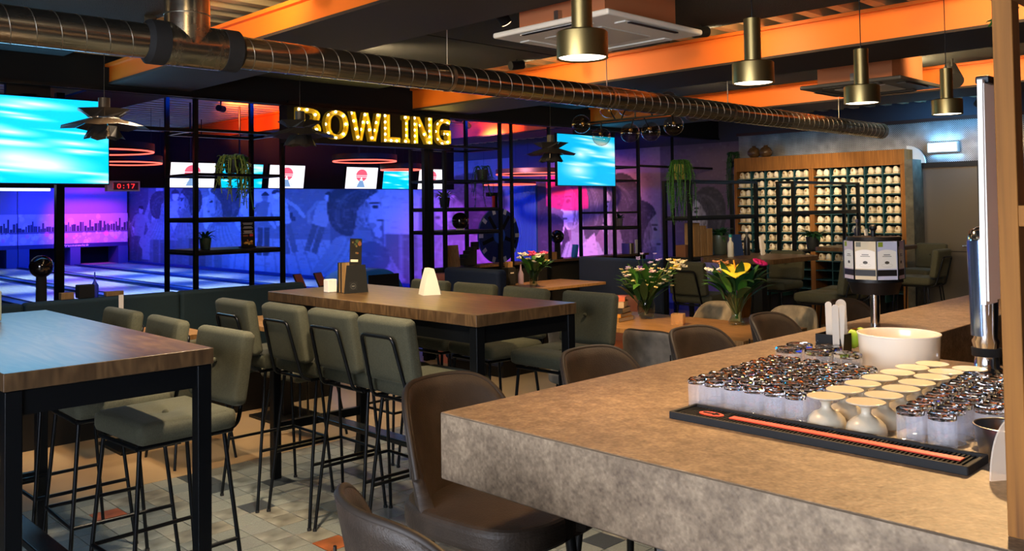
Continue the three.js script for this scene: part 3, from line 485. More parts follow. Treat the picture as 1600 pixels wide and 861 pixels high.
// faceted layered pendants
{
  const dark = std({ color: 0x37332f, metalness: 0.3, roughness: 0.5, flatShading: true, side: THREE.DoubleSide });
  const mk = (label, X, Y, V) => {
    const t = thing('layered_pendant', label, 'lamp', [X, Y, V], .2, 'layered dark metal pendants');
    const ring = (rb, rt, y, h, n) => { const l = []; for (let i = 0; i < n; i++) { const a = i / n * 6.2832, b = (i + .985) / n * 6.2832, m = (a + b) / 2; const q = (r, an, yy) => [r * Math.cos(an), yy, r * Math.sin(an)];
      const P = [q(rt, a, y + h), q(rt, b, y + h), q(rb, b, y), q(rb * 1.1, m, y - (rb > rt ? .012 : -.0)), q(rb, a, y)]; const g = new THREE.BufferGeometry(); g.setAttribute('position', new THREE.Float32BufferAttribute([...P[0], ...P[1], ...P[2], ...P[0], ...P[2], ...P[3], ...P[0], ...P[3], ...P[4]], 3)); g.setAttribute('uv', new THREE.Float32BufferAttribute(new Array(18).fill(0), 2)); g.computeVertexNormals(); l.push(g); } return l; };
    ring(.085, .175, .025, .05, 6).forEach(g => mesh('upper_blade', g, dark, t));
    ring(.245, .09, -.03, .05, 7).forEach(g => mesh('middle_blade', g, dark, t));
    ring(.115, .08, -.1, .07, 7).forEach(g => mesh('lower_blade', g, dark, t));
    mesh('socket', cyl(.035, .035, .12, 0, .03, 0, 20), dark, t); mesh('bulb', sph(.022, 0, -.05, 0, 10, 8), glow(0xffcf90, 1.6), t); mesh('cord', rod(V3(0, .15, 0), V3(0, 2.79 - Y, 0), .002, 5), M.black, t);
    return t;
  };
  mk('layered star-shaped dark pendant in front of the left screen', 2.05, 2.16, 5.8); mk('layered star-shaped dark pendant in front of the lit letters', 3.46, 2.17, 5.8); mk('layered star-shaped dark pendant beside the right screen', 6.2, 2.125, 5.8);
}
// chandelier of smoked glass globes
{
  const X = 6.0, V = 4.62, t = thing('globe_chandelier', 'black bar chandelier with smoky glass globes under the duct', 'chandelier', [X, 2.33, V]);
  mesh('bar', rod(V3(0, 0, -.5), V3(0, 0, .5), .009), M.black, t); mesh('stem', rod(V3(0, 0, 0), V3(0, .46, 0), .007), M.black, t);
  [[-.13, -.02, -.5], [.05, -.13, -.42], [-.06, .1, -.24], [.1, .12, -.17], [-.05, -.13, -.02], [.08, -.12, .1], [-.09, .11, .2], [.06, .12, .3], [-.04, -.1, .42], [.12, .02, .5]].forEach(([x, y, z]) => {
    const p = V3(x, y, z), q = V3(0, 0, z * .9); mesh('arm', rod(q, p.clone().lerp(q, .3), .006), M.black, t);
    const g = mesh('globe', sph(.082, x, y, z, 24, 16), M.glassSmoke, t); mesh('lamp_holder', sph(.018, x * .8, y * .8, z, 10, 8), M.brass, g);
  });
}
// red LED ring lamps over the bowling area
{
  const red = glow(0xff5a4a, 2.5), dk = std({ color: 0x1a1012, roughness: 0.5 });
  [[6.13, 2.17, 8.8, .385, 'red glowing ring lamp under the lit letters'], [6.82, 2.09, 9.0, .26, 'red glowing ring lamp behind the right edge of the letters'], [2.95, 2.15, 8.4, .45, 'red glowing ring lamp right of the left screen'], [3.5, 2.1, 9.3, .36, 'lower red glowing ring lamp right of the left screen'], [9.68, 2.1, 9.4, .6, 'red glowing ring lamp left of the right screen'], [10.3, 1.98, 10.6, .45, 'lower red ring lamp left of the right screen']].forEach(([x, y, v, r, l]) => {
    const t = thing('ring_lamp', l, 'lamp', [x, y, v], 0, 'red ring lamps'); mesh('hoop', lathe([[r, 0], [r, .07], [r - .02, .07], [r - .02, 0], [r, 0]], 64), dk, t);
    mesh('led_strip', new THREE.TorusGeometry(r - .01, .008, 6, 72).rotateX(Math.PI / 2).translate(0, -.006, 0), red, t);
    [0, 2.1, 4.2].forEach(a => mesh('wire', rod(V3(r * Math.cos(a), .07, r * Math.sin(a)), V3(r * Math.cos(a), (Math.abs(x - 5.9) < .9 || Math.abs(x - 2.9) < .9 ? 2.58 : 2.8) - y, r * Math.sin(a)), .002, 4), M.black, t));
  });
}
// track spotlights: a black head with a glowing lens and the beam it throws
function track(X, Y, V, to, color, I, angle, label, size = 3) {
  const t = thing('track_spotlight', label, 'spotlight', [X, Y, V], 0, 'ceiling spotlights'); const d = at(...to).sub(at(X, Y, V)).normalize();
  const g = new THREE.CylinderGeometry(.035, .035, .12, 20).applyQuaternion(new THREE.Quaternion().setFromUnitVectors(V3(0, 1, 0), d)); mesh('head', g, M.blackMatt, t);
  const l = new THREE.CylinderGeometry(.03, .03, .004, 20).translate(0, .062, 0).applyQuaternion(new THREE.Quaternion().setFromUnitVectors(V3(0, 1, 0), d)); mesh('lamp_lens', l, glow(color, 8), t);
  mesh('arm', rod(V3(0, 0, 0), V3(0, 2.81 - Y, 0), .007, 6), M.blackMatt, t);
  spot(color, I, at(X, Y, V).addScaledVector(d, .07), at(...to), angle, .7, size); return t;
}
const GOLD = 0xffd9a0;
const TR = [
  [1.2, 2.68, 2.4, [1.3, 1.1, 4.0], NEUT, 14, .6, 'spotlight over the left high table'],
  [2.3, 2.68, 3.3, [3.0, 1.1, 3.9], 0xffdca0, 21, .42, 'spotlight over the middle high table'],
  [2.1, 2.68, 5.2, [2.4, .7, 6.1], WARM, 14, .6, 'spotlight over the low tables by the banquette'],
  [3.45, 2.68, 3.6, [5.1, .75, 3.6], WARM, 32, .36, 'spotlight over the long dining table'],
  [3.45, 2.68, 1.0, [1.7, 1.1, .5], 0xffce8e, 25, .5, 'spotlight aimed back at the bar top'],
  [6.4, 2.68, 5.2, [7.0, .75, 6.5], WARM, 26, .45, 'spotlight over the booth table'],
  [9.15, 2.68, 4.7, [10.9, 1.7, 5.6], NEUT, 13, .42, 'spotlight washing the left half of the shoe rack'],
  [9.15, 2.68, 3.8, [10.9, 1.7, 4.9], NEUT, 11, .42, 'spotlight washing the right half of the shoe rack'],
  [6.4, 2.68, 3.4, [7.6, 1.1, 4.2], WARM, 3, .45, 'spotlight over the rounded high table'],
  [0.6, 2.68, 2.0, [2.56, 2.72, 2.9], GOLD, 8, .8, 'spotlight grazing the nearest orange beam'],
  [0.6, 2.68, 4.6, [2.56, 2.72, 5.0], GOLD, 8, .8, 'second spotlight grazing the nearest orange beam'],
  [3.4, 2.68, 5.2, [5.55, 2.7, 5.2], GOLD, 10, .85, 'spotlight grazing the middle orange beam, far end'],
  [3.4, 2.68, 2.0, [5.55, 2.7, 2.4], GOLD, 10, .85, 'spotlight grazing the middle orange beam at its centre'],
  [3.4, 2.68, 0.4, [5.55, 2.7, 1.0], GOLD, 9, .85, 'spotlight grazing the middle orange beam, near end'],
  [6.5, 2.68, 2.2, [8.33, 2.7, 2.6], GOLD, 10, .85, 'spotlight grazing the farthest orange beam'],
  [6.5, 2.68, 4.6, [8.33, 2.7, 4.6], GOLD, 10, .85, 'second spotlight grazing the farthest orange beam'],
  [4.4, 2.7, 9.0, [5.55, 2.7, 10.0], 0xff7038, 18, .55, 'red-filtered spotlight on the beam over the lanes'],
  [7.2, 2.7, 8.3, [8.33, 2.7, 8.8], 0xff7038, 16, .55, 'red-filtered spotlight on the beam behind the shelving'],
  [7.6, 2.68, 8.6, [11.1, 1.3, 9.9], 0xff9fc0, 60, .45, 'pink spotlight on the mural of the drinking woman'],
  [8.0, 2.62, 10.6, [11.1, .5, 13.0], 0xff20c0, 60, .45, 'magenta spotlight on the mural by the entrance opening'],
  [9.2, 2.62, 26.0, [9.8, 1.4, 29.2], 0xff40e0, 60, .42, 'magenta spotlight over the far end of the lanes'],
  [10.1, 2.64, 3.2, [11.2, 2.3, 3.9], 0x58b8ff, 6, .6, 'cool blue spotlight beside the emergency sign'],
  [1.9, 2.7, 3.0, [2.0, 0, 3.6], NEUT, 25, .8, 'wide spotlight over the aisle between the high tables'],
  [4.86, 2.7, 3.2, [5.5, 2.8, 3.1], GOLD, 1.6, 1.2, 'small bright lamp at the panel edge by the middle orange beam'],
  [4.86, 2.7, 1.5, [5.5, 2.8, 1.4], GOLD, 1.6, 1.2, 'small lamp at the panel edge near the second pendant'],
  [4.86, 2.7, 4.9, [5.5, 2.8, 4.8], GOLD, 1.6, 1.2, 'small lamp at the panel edge above the duct'],
  [2.02, 2.7, 4.2, [2.6, 2.82, 4.7], GOLD, 2.5, 1.2, 'small lamp at the panel edge by the nearest orange beam'],
  [2.3, 2.7, 6.0, [2.6, 0, 5.5], NEUT, 14, .9, 'wide spotlight over the floor before the banquette'],
  [4.3, 2.7, 5.6, [4.3, 0, 5.4], NEUT, 14, .9, 'wide spotlight over the entrance floor'],
  [3.6, 2.7, 2.3, [3.4, 0, 2.6], NEUT, 8, .9, 'wide spotlight over the aisle behind the bar chairs'],
];
TR.forEach(a => track(...a));
[13.5, 17, 20.5, 24, 27].forEach((v, i) => [9.3, 7.4, 5.6].forEach((x, k) => track(x, 2.62, v, [x, 0, v + .3], 0xa0d4ff, 50, .6, 'pale blue downlight, ' + ORD[i] + ' row over the lanes, ' + ORD[k] + ' from the mural')));
// blue LED bars that wash the lanes
{
  const mk = (X, V, w, c, I, tgt) => { const t = thing('led_bar', 'blue LED wash bar on the ceiling over lane ' + Math.round(V), 'light bar', [X, 2.45, V], 0, 'blue wash bars over the lanes');
    mesh('housing', box(w, .06, .12, 0, .02, 0), M.blackMatt, t); mesh('hanger', [rod(V3(-w / 3, .05, 0), V3(-w / 3, .36, 0), .006), rod(V3(w / 3, .05, 0), V3(w / 3, .36, 0), .006)], M.blackMatt, t); mesh('led_strip', box(w - .02, .004, .1, 0, -.013, 0), glow(c, 2), t);
    areaLight(c, I, w, .1, at(X, 2.43, V), at(...tgt)); areaLight(0x50a0ff, 30, w, .1, at(X, 2.43, V), at(X, 0, V)); };
  { const t = thing('led_bar', 'blue LED bar behind the soffit shining up at the deck', 'light bar', [4.6, 2.62, 7.34], 0, 'blue wash bars over the lanes'); mesh('housing', box(9, .05, .08, 0, -.03, 0), M.blackMatt, t); mesh('hanger', [-3, 0, 3].map(q => rod(V3(q, 0, 0), V3(q, .18, 0), .006)), M.blackMatt, t); mesh('led_strip', box(8.9, .004, .06, 0, -.002, 0), glow(0x0048ff, 2), t); areaLight(0x0048ff, 80, 8.9, .06, at(4.6, 2.63, 7.34), at(4.6, 3.6, 8.3)); }
  for (const [X, V, c, I] of LANE_WASH) mk(X, V, 3.0, c, I, [X + 2.2, 0, V + 1.2]);
  LANE_WASH.forEach(([X, V], i) => { scene.children.filter(o => o.name.startsWith('led_bar'))[i + 1].userData.label = 'blue LED wash bar over the lanes, ' + ['nearest the bulkhead', 'second from the bulkhead', 'third from the bulkhead', 'nearest the pins'][i]; });
}
// ---------- bowling lanes ----------
{
  const lw = std({ map: (() => { const t = woodTex([0.74, 0.66, 0.54], [0.88, 0.8, 0.66], 2); t.repeat.set(.5, .5); return t; })(), roughness: 0.22 }), gut = std({ color: 0x16181d, roughness: 0.35 }), ap = std({ map: (() => { const t = woodTex([0.5, 0.4, 0.3], [0.66, 0.54, 0.4], 2); t.repeat.set(.4, .4); return t; })(), roughness: 0.25 });
  struct('floor_approach', blk(XL, XW, -.02, 0.004, 9, 12.2), ap);
  const P = 1.62; let k = 0;
  for (let x = 10.35; x > 1; x -= P, k++) {
    const l = thing('bowling_lane', ['polished wooden bowling lane along the mural wall', 'second bowling lane from the mural wall', 'third bowling lane from the mural wall', 'fourth bowling lane from the mural wall', 'fifth bowling lane from the mural wall', 'sixth bowling lane from the mural wall'][k], 'lane', [x, 0, 20.6], 0, 'bowling lanes');
    mesh('lane_bed', box(1.05, .03, 16.8, 0, -.01, 0), lw, l);
    for (const s of [-1, 1]) mesh('gutter', [box(.2, .01, 16.8, s * .64, -.01, 0), box(.012, .03, 16.8, s * .54, -.008, 0)], gut, l);
    for (let i = 0; i < 7; i++) mesh('arrow', box(.03, .001, .15, -.42 + .14 * i, .0055, 4.2 - Math.abs(3 - i) * -.3), gut, l);
  }
  struct('floor_cap', [10.35, 8.73, 7.11, 5.49, 3.87, 2.25].map(x => blk(x - .9, x - .73, -.02, .03, 12.2, 29.4)).concat([blk(11.1, XW, -.02, .06, 12.2, 29.4)]), std({ color: 0x1c3a6a, roughness: 0.4 }));
  // masking units above the pin decks
  const sky = tex(1024, 256, (c, W, H) => {
    c.fillStyle = '#b9a9cf'; c.fillRect(0, 0, W, H);
    for (let i = 0; i < 60; i++) { c.fillStyle = `rgba(255,235,250,${.1 + .25 * hash(i, 5)})`; c.beginPath(); c.arc(hash(i, 6) * W, hash(i, 7) * H, 6 + hash(i, 8) * 26, 0, 7); c.fill(); }
    c.fillStyle = '#332a4e'; let x = 0, i = 0; while (x < W) { const w = 8 + hash(i, 11) * 22, h = 25 + hash(i, 12) * 55 + (hash(i, 13) > .86 ? 40 : 0); c.fillRect(x, 150 - h, w, h); x += w + hash(i, 14) * 6; i++; }
    c.fillStyle = 'rgba(60,45,90,.7)'; c.fillRect(0, 150, W, 14); for (let j = 0; j < 50; j++) { c.fillStyle = `rgba(${hash(j, 21) > .6 ? '255,120,220' : '235,225,250'},${.25 + .4 * hash(j, 22)})`; c.beginPath(); c.arc(hash(j, 23) * W, 165 + hash(j, 24) * 85, 5 + hash(j, 25) * 20, 0, 7); c.fill(); }
  });
  for (let i = 0; i < 3; i++) {
    const x1 = 11.1 - i * 3.24, u = thing('masking_unit', ['city skyline masking board above the pins, next to the mural', 'city skyline masking board above the pins at the left edge', 'city skyline masking board hidden left of view'][i], 'masking board', [x1 - 1.62, 0, 29.3], 0, 'skyline masking boards');
    const g = new THREE.BoxGeometry(3.22, .93, .04).translate(0, 1.14, 0); mesh('print', g, std({ map: sky, roughness: 0.6 }), u);
    mesh('brand_rail', box(3.22, .12, .05, 0, .61, 0), std({ color: 0x222a66, roughness: 0.5 }), u);
    const lt = tex(512, 96, (c, W, H) => { c.fillStyle = '#222a66'; c.fillRect(0, 0, W, H); c.fillStyle = '#f0e8ff'; c.font = 'italic bold 74px sans-serif'; c.textAlign = 'center'; c.fillText('Brunswick', W / 2, 70); });
    mesh('brand_lettering', new THREE.BoxGeometry(1.1, .12, .004).translate(0, .61, .028), std({ map: lt, roughness: 0.5 }), u);
    mesh('upper_board', box(3.22, .82, .04, 0, 2.02, -.05), std({ color: 0x8a84a8, roughness: 0.8 }), u);
    for (const s of [-1, 0, 1]) mesh('pin_divider', box(.3, .55, .9, s * 1.46 * (s ? 1 : 0), .275, -.4), std({ color: 0x3a4a7a, roughness: 0.6 }), u);
    mesh('pin_deck_curtain', box(3.2, .55, .03, 0, .28, -1.2), M.blackMatt, u);
  }
  const s = thing('lane_timer', 'small white box with glowing red digits on the bulkhead', 'display', [3.62, 1.87, 9.7]);
  mesh('case', box(.34, .11, .08, 0, 0, 0), M.offwhite, s); const dt = tex(128, 48, (c, W, H) => { c.fillStyle = '#140404'; c.fillRect(0, 0, W, H); c.fillStyle = '#ff2a2a'; c.font = 'bold 40px monospace'; c.textAlign = 'center'; c.fillText('0:17', W / 2, 38); });
  mesh('display', box(.26, .08, .004, .02, 0, .043), glow(0xffffff, 2, (() => { dt.repeat.set(1 / .26, 1 / .08); dt.offset.set(.5 - .02 / .26, .5); return dt; })()), s);
}
// ---------- screens ----------
const swim = (seedv) => tex(512, 288, (c, W, H) => { c.fillStyle = '#00b4f0'; c.fillRect(0, 0, W, H);
  for (let i = 0; i < 22; i++) { const y = hash(i, seedv) * H, w = 200 + hash(i, seedv + 1) * 260, x = hash(i, seedv + 2) * W - 60, h = 8 + hash(i, seedv + 3) * (i % 4 ? 24 : 90); c.save(); c.translate(x + w / 2, y); c.rotate(.06); const g = c.createRadialGradient(0, 0, 0, 0, 0, w / 2); g.addColorStop(0, 'rgba(240,250,255,.95)'); g.addColorStop(1, 'rgba(150,230,255,0)'); c.scale(1, h / w * 1.4); c.fillStyle = g; c.beginPath(); c.arc(0, 0, w / 2, 0, 7); c.fill(); c.restore(); } });
const sunrise = tex(512, 320, (c, W, H) => { c.fillStyle = '#f4eef4'; c.fillRect(0, 0, W, H); c.fillStyle = '#e0526a'; c.beginPath(); c.arc(250, 120, 92, 0, 7); c.fill(); c.fillStyle = '#f4eef4'; c.fillRect(150, 118, 210, 7); c.fillRect(150, 142, 210, 8);
  c.fillStyle = '#6d8db8'; c.beginPath(); c.moveTo(250, 140); c.lineTo(320, 300); c.lineTo(180, 300); c.fill(); c.fillStyle = '#e8eef6'; c.beginPath(); c.moveTo(250, 140); c.lineTo(275, 200); c.lineTo(225, 200); c.fill(); c.strokeStyle = '#8fb0cf'; c.lineWidth = 8; c.beginPath(); c.moveTo(150, 280); c.lineTo(200, 250); c.moveTo(350, 280); c.lineTo(305, 250); c.stroke(); });
function screen(name, label, x, y, V, w, h, map, bright, tilt, group, mount, I) {          // faces -V
  const t = thing(name, label, 'screen', [x, y, V], 0, group); const k = new THREE.Group();
  mesh('bezel', rbx(w + .02, h + .02, .04, 0, 0, -.022, .006, 1).rotateX(tilt), M.black, t);
  mesh('screen_panel', new THREE.BoxGeometry(w, h, .004).rotateX(tilt), glow(0xffffff, bright, map), t);
  mesh('bracket', mount, M.black, t);
  if (I) areaLight(I[0], I[1], w * .95, h * .95, at(x, y, V - .03), at(x, y - Math.tan(tilt), V - 1.03));
  return t;
}
screen('wall_screen', 'large bright cyan screen at the left edge', 2.0, 2.13, 7.15, 1.12, .64, swim(3), 1.7, 0, null, [box(.3, .2, .06, 0, .38, -.07), box(.1, .3, .06, 0, .2, -.07)], [0x90d4ff, 4]);
screen('wall_screen', 'bright cyan screen right of the entrance, next to the globes', 8.3, 2.155, 7.15, 1.08, .62, swim(9), 1.15, 0, null, [box(.3, .2, .06, 0, .38, -.07)], [0x30b8ff, 3]);
[[4.22, .5, 0, 'first'], [4.8, .5, 1, 'second'], [5.37, .46, 0, 'third'], [6.43, .47, 0, 'fourth'], [6.99, .45, 1, 'fifth'], [7.57, .45, 0, 'sixth']].forEach(([x, w, s, l]) =>
  screen('scoring_monitor', 'tilted overhead scoring monitor, ' + l + ' from the left, ' + (s ? 'showing blue water' : 'showing a red sun on white'), x, 1.985, 9.3, w, .27, s ? swim(17) : sunrise, 1.5, .18, 'overhead scoring monitors', [rod(V3(0, .1, -.06), V3(0, .8, -.06), .012), box(.2, .12, .05, 0, 0, -.07)]));
// bright tubes under the left screen
{ const t = thing('tube_light', 'thin white tube light under the left screen', 'light', [1.95, 1.8, 8.6]); mesh('tube', rod(V3(-.5, 0, 0), V3(.62, 0, 0), .012), glow(0xd8e8ff, 3), t); mesh('holder', [box(1.2, .03, .03, .05, .03, 0), rod(V3(.05, .03, 0), V3(.05, 1.0, 0), .006)], M.black, t); }
// ---------- black shelving frames ----------
const shelfMat = std({ color: 0x17181a, roughness: 0.5 });
function frameModule(label, x0, x1, v0, v1, yTop, shelves, bars) {
  const t = thing('shelving_frame', label, 'shelving', [(x0 + x1) / 2, 0, (v0 + v1) / 2], 0, 'black steel shelving frames'); const w = x1 - x0, d = v1 - v0, p = .036;
  for (const a of [-1, 1]) for (const b of [-1, 1]) { const yt = b < 0 && yTop > 2.5 ? 2.805 : yTop; mesh('post', box(p, yt, p, a * w / 2, yt / 2, b * d / 2), M.steelBlack, t); }
  for (const y of bars) { for (const b of [-1, 1]) mesh('cross_bar', box(w - p, .024, .024, 0, y, b * d / 2), M.steelBlack, t); for (const a of [-1, 1]) mesh('cross_bar', box(.024, .024, d - p, a * w / 2, y, 0), M.steelBlack, t); }
  for (const y of shelves) mesh('shelf', box(w - .03, .02, d - .03, 0, y + .02, 0), shelfMat, t);
  return t;
}
frameModule('tall black shelving frame left of the entrance, with hanging ivy', 3.3, 4.12, 7.22, 7.8, 2.54, [1.22, 1.5], [1.22, 1.5, 1.9, 2.28]);
frameModule('tall black shelving frame right of the lit letters, with bowling ball', 6.05, 6.87, 7.22, 7.8, 2.54, [1.31, 1.56], [1.31, 1.56, 1.88, 2.25]);
frameModule('tall black shelving frame right of the right screen, with small fern', 8.9, 9.42, 7.22, 7.8, 2.54, [1.29], [1.29, 1.5, 1.92, 2.1]);
frameModule('low black shelving frame behind the rounded high table, with trailing plant', 7.34, 8.6, 5.0, 5.3, 1.83, [1.03, 1.44], [1.03, 1.44, 1.82]);
frameModule('low black shelving frame in front of the shoe rack', 8.9, 10.5, 4.72, 4.9, 1.83, [1.03, 1.47], [1.47, 1.82]);
{ // thin posts and bars that tie the frames together
  const t = thing('screen_post', 'black post below the left screen', 'post', [2.31, 0, 7.5]); mesh('shaft', box(.06, 2.54, .06, 0, 1.27, 0), M.steelBlack, t);
  const u = thing('screen_post', 'thick black double post under the letter G', 'post', [5.84, 0, 7.245]); mesh('shaft', [box(.05, 2.54, .05, -.035, 1.27, 0), box(.05, 2.54, .05, .035, 1.27, 0)], M.steelBlack, u);
  const w = thing('screen_rail', 'long black rail linking the shelving frames at screen height', 'rail', [0, 0, 7.22]); for (const [l, x, y] of [[4.6, .98, 2.27], [1.9, 7.86, 1.9], [1.74, 10.32, 2.12]]) mesh('bar', box(l, .03, .03, x, y, 0), M.steelBlack, w);
  for (const x of [7.68, 7.05, 10.2]) mesh('upright', box(.03, 2.54, .03, x, 1.27, 0), M.steelBlack, w);
}
// low divider walls between the bar and the bowling area
struct('trim_1', blk(-1.5, 4.2, 0, .78, 7.05, 7.2), M.blackMatt);
// ---------- lit letters ----------
{
  const font = await new FontLoader().loadAsync('fonts/droid/droid_sans_bold.typeface.json');
  const x0 = 4.1, x1 = 6.02, yb = 2.2, yt = 2.575, V = 7.1;
  const t = thing('letter_sign', 'black sign box with glowing yellow bulb letters spelling BOWLING', 'sign', [0, 0, V]);
  mesh('box', blk(x0, x1, yb, yt, -.01, .1), std({ color: 0x14130f, roughness: 0.6 }), t); mesh('edge', [blk(x0, x1, yt - .02, yt, -.03, -.01), blk(x0, x1, yb, yb + .012, -.03, -.01)], M.black, t);
  const face = std({ color: 0xb89a20, roughness: 0.5 }), rim = std({ color: 0xe0b820, roughness: 0.4 }), bulbM = glow(0xfff2b0, 9);
  const H = .272, yBase = 2.245;
  const B = { // bulb spots in the unit box of the glyph
    B: [[.12, .95], [.12, .72], [.12, .5], [.12, .28], [.12, .05], [.45, .95], [.8, .8], [.5, .52], [.85, .3], [.5, .05]], O: [[.5, .95], [.82, .83], [.93, .55], [.82, .2], [.5, .05], [.18, .2], [.07, .5], [.18, .83]],
    W: [[.07, .95], [.14, .68], [.2, .4], [.27, .12], [.36, .4], [.43, .66], [.5, .93], [.57, .66], [.64, .4], [.73, .12], [.8, .4], [.86, .68], [.93, .95]], L: [[.14, .95], [.14, .72], [.14, .5], [.14, .28], [.14, .06], [.5, .06], [.85, .06]],
    I: [[.5, .95], [.5, .72], [.5, .5], [.5, .28], [.5, .06]], N: [[.1, .95], [.1, .72], [.1, .5], [.1, .28], [.1, .06], [.36, .68], [.62, .36], [.9, .06], [.9, .28], [.9, .5], [.9, .72], [.9, .95]], G: [[.85, .85], [.5, .95], [.2, .8], [.08, .5], [.2, .2], [.5, .05], [.86, .12], [.86, .42], [.6, .42]] };
  const spans = [['B', 4.17, 4.42], ['O', 4.46, 4.72], ['W', 4.74, 5.1], ['L', 5.13, 5.33], ['I', 5.37, 5.45], ['N', 5.5, 5.74], ['G', 5.78, 5.99]];
  for (const [ch, a, b] of spans) {
    const shapes = font.generateShapes(ch, 1), g0 = new THREE.ShapeGeometry(shapes); g0.computeBoundingBox(); const bb = g0.boundingBox, sx = (b - a) / (bb.max.x - bb.min.x), sy = H / (bb.max.y - bb.min.y);
    const map = p => new THREE.Vector2(a + (p.x - bb.min.x) * sx, yBase + (p.y - bb.min.y) * sy);
    const tr = shapes.map(s => { const q = s.extractPoints(10), n = new THREE.Shape(q.shape.map(map)); n.holes = q.holes.map(h => new THREE.Path(h.map(map))); return n; });
    const L = mesh('letter', boxUV(new THREE.ExtrudeGeometry(tr, { depth: .012, bevelEnabled: false }).translate(0, 0, .012)), face, t);
    const walls = []; for (const s of tr) for (const c of [s.getPoints(10), ...s.holes.map(h => h.getPoints(10))]) for (let i = 0; i < c.length; i++) { const p = c[i], q = c[(i + 1) % c.length]; if (p.distanceTo(q) < 1e-4) continue; const m = box(p.distanceTo(q) + .004, .006, .05); m.rotateZ(Math.atan2(q.y - p.y, q.x - p.x)); m.translate((p.x + q.x) / 2, (p.y + q.y) / 2, .04); walls.push(m); }
    mesh('rim', walls, rim, L);
    for (const [u, v] of B[ch]) mesh('bulb', sph(.0125, a + u * (b - a), yBase + v * H, .046, 10, 8), bulbM, L);
  }
  areaLight(0xffe070, 4, 1.85, .3, at(5.06, 2.38, V - .09), at(5.06, 2.0, V - 2));
}
// ---------- shoe rack ----------
{
  const X0 = 10.85, X1 = XW - .01, y0 = .35, yT = 2.06, t = thing('shoe_rack', 'wooden wall rack of blue-black cubbies filled with white bowling shoes', 'shoe rack', [0, 0, 0]);
  const teal = std({ color: 0x1c4a50, roughness: 0.6 }), row = .1215;
  mesh('header_board', rblk(X0, X1, yT, 2.23, 4.29, 6.64, .004, 1), M.oak, t);
  for (const [a, b] of [[4.29, 4.345], [5.465, 5.53], [6.6, 6.64]]) mesh('upright', blk(X0, X1, 0, yT, a, b), M.oak, t);
  mesh('side_panel', blk(X0 - .02, X1, 0, 2.1, 4.19, 4.285), std({ color: 0x6d6a5a, map: leatherC, roughness: 0.6 }), t);
  mesh('back_panel', blk(X1 - .02, X1, 0, yT, 4.345, 6.6), M.blackMatt, t); mesh('top_strip', blk(X0 - .01, X0, yT - .02, yT + .01, 4.3, 6.63), M.oak, t);
  const shoeP = (() => { // heel-on view: local x = towards the room is the heel
    const g = cushion(.24, .075, .078, .03, 10); const p = g.attributes.position; for (let i = 0; i < p.count; i++) { let x = p.getX(i), y = p.getY(i), z = p.getZ(i); const k = (x + .12) / .24; y = y * (k < .45 ? 1 : 1 - .5 * (k - .45)) ; if (y > 0) z *= 1 - .35 * y / .0375 * (1 - k * .4); if (k < .2 && y > .02) y += .012; p.setXYZ(i, x, y + .042, z); } g.computeVertexNormals(); return g; })();
  const sole = box(.235, .01, .076, 0, .006, 0);
  const tones = [0xe9dcc0, 0xdccdae, 0xf0e6cf].map(c => std({ color: c, roughness: 0.6 })), soleM = std({ color: 0xd9c9a0, roughness: 0.6 }), heelM = std({ color: 0x9a7a4a, roughness: 0.6 });
  let n = 0;
  for (const [v0, v1] of [[4.345, 5.465], [5.53, 6.6]]) {
    const cw = (v1 - v0) / 5;
    for (let c = 1; c < 5; c++) mesh('divider', blk(X0 + .01, X1 - .02, y0, yT, v0 + cw * c - .006, v0 + cw * c + .006), teal, t);
    for (let r = 0; r < 15; r++) {
      const y = yT - .01 - row * (r + 1); if (y < y0) break;
      mesh('shelf', blk(X0 + .005, X1 - .02, y - .006, y + .006, v0, v1), teal, t);
      if (y < .72) continue;
      for (let c = 0; c < 5; c++) { if (hash(c * 3 + r, Math.round(v0 * 10)) > .95) continue;
        for (const s of [-1, 1]) {
          const o = thing('bowling_shoe', 'white bowling shoe, ' + (s < 0 ? 'right' : 'left') + ' of its pair, ' + ORD[r] + ' row down, ' + ORD[(v0 > 5 ? 5 : 0) + c] + ' cubby from the door', 'shoe', [X0 + .135 + rr(-.012, .012), y + .0075, v0 + cw * (c + .5) + s * rr(.046, .051)], rr(-.05, .05), 'bowling shoes in the wall rack');
          mesh('upper', shoeP, tones[n++ % 3], o); mesh('sole', sole, soleM, o); if (hash(n, 4) > .6) mesh('heel_tab', box(.004, .03, .02, -.121, .06, 0), heelM, o);
        } }
    }
  }
  // pieces standing on the rack
  for (const [v, l] of [[6.38, 'round brown pottery jug on top of the shoe rack, left'], [6.2, 'round brown pottery jug on top of the shoe rack, right']]) { const j = thing('pottery_jug', l, 'jug', [10.95, 2.23, v]); mesh('body', lathe([[.001, 0], [.05, .002], [.085, .04], [.09, .08], [.06, .13], [.03, .145], [.026, .16], [.03, .165]], 20), std({ color: 0x7a5a38, roughness: 0.35, map: leatherC }), j); mesh('handle', new THREE.TorusGeometry(.035, .008, 6, 16, 4).translate(.08, .1, 0), M.brownEdge, j); }
}
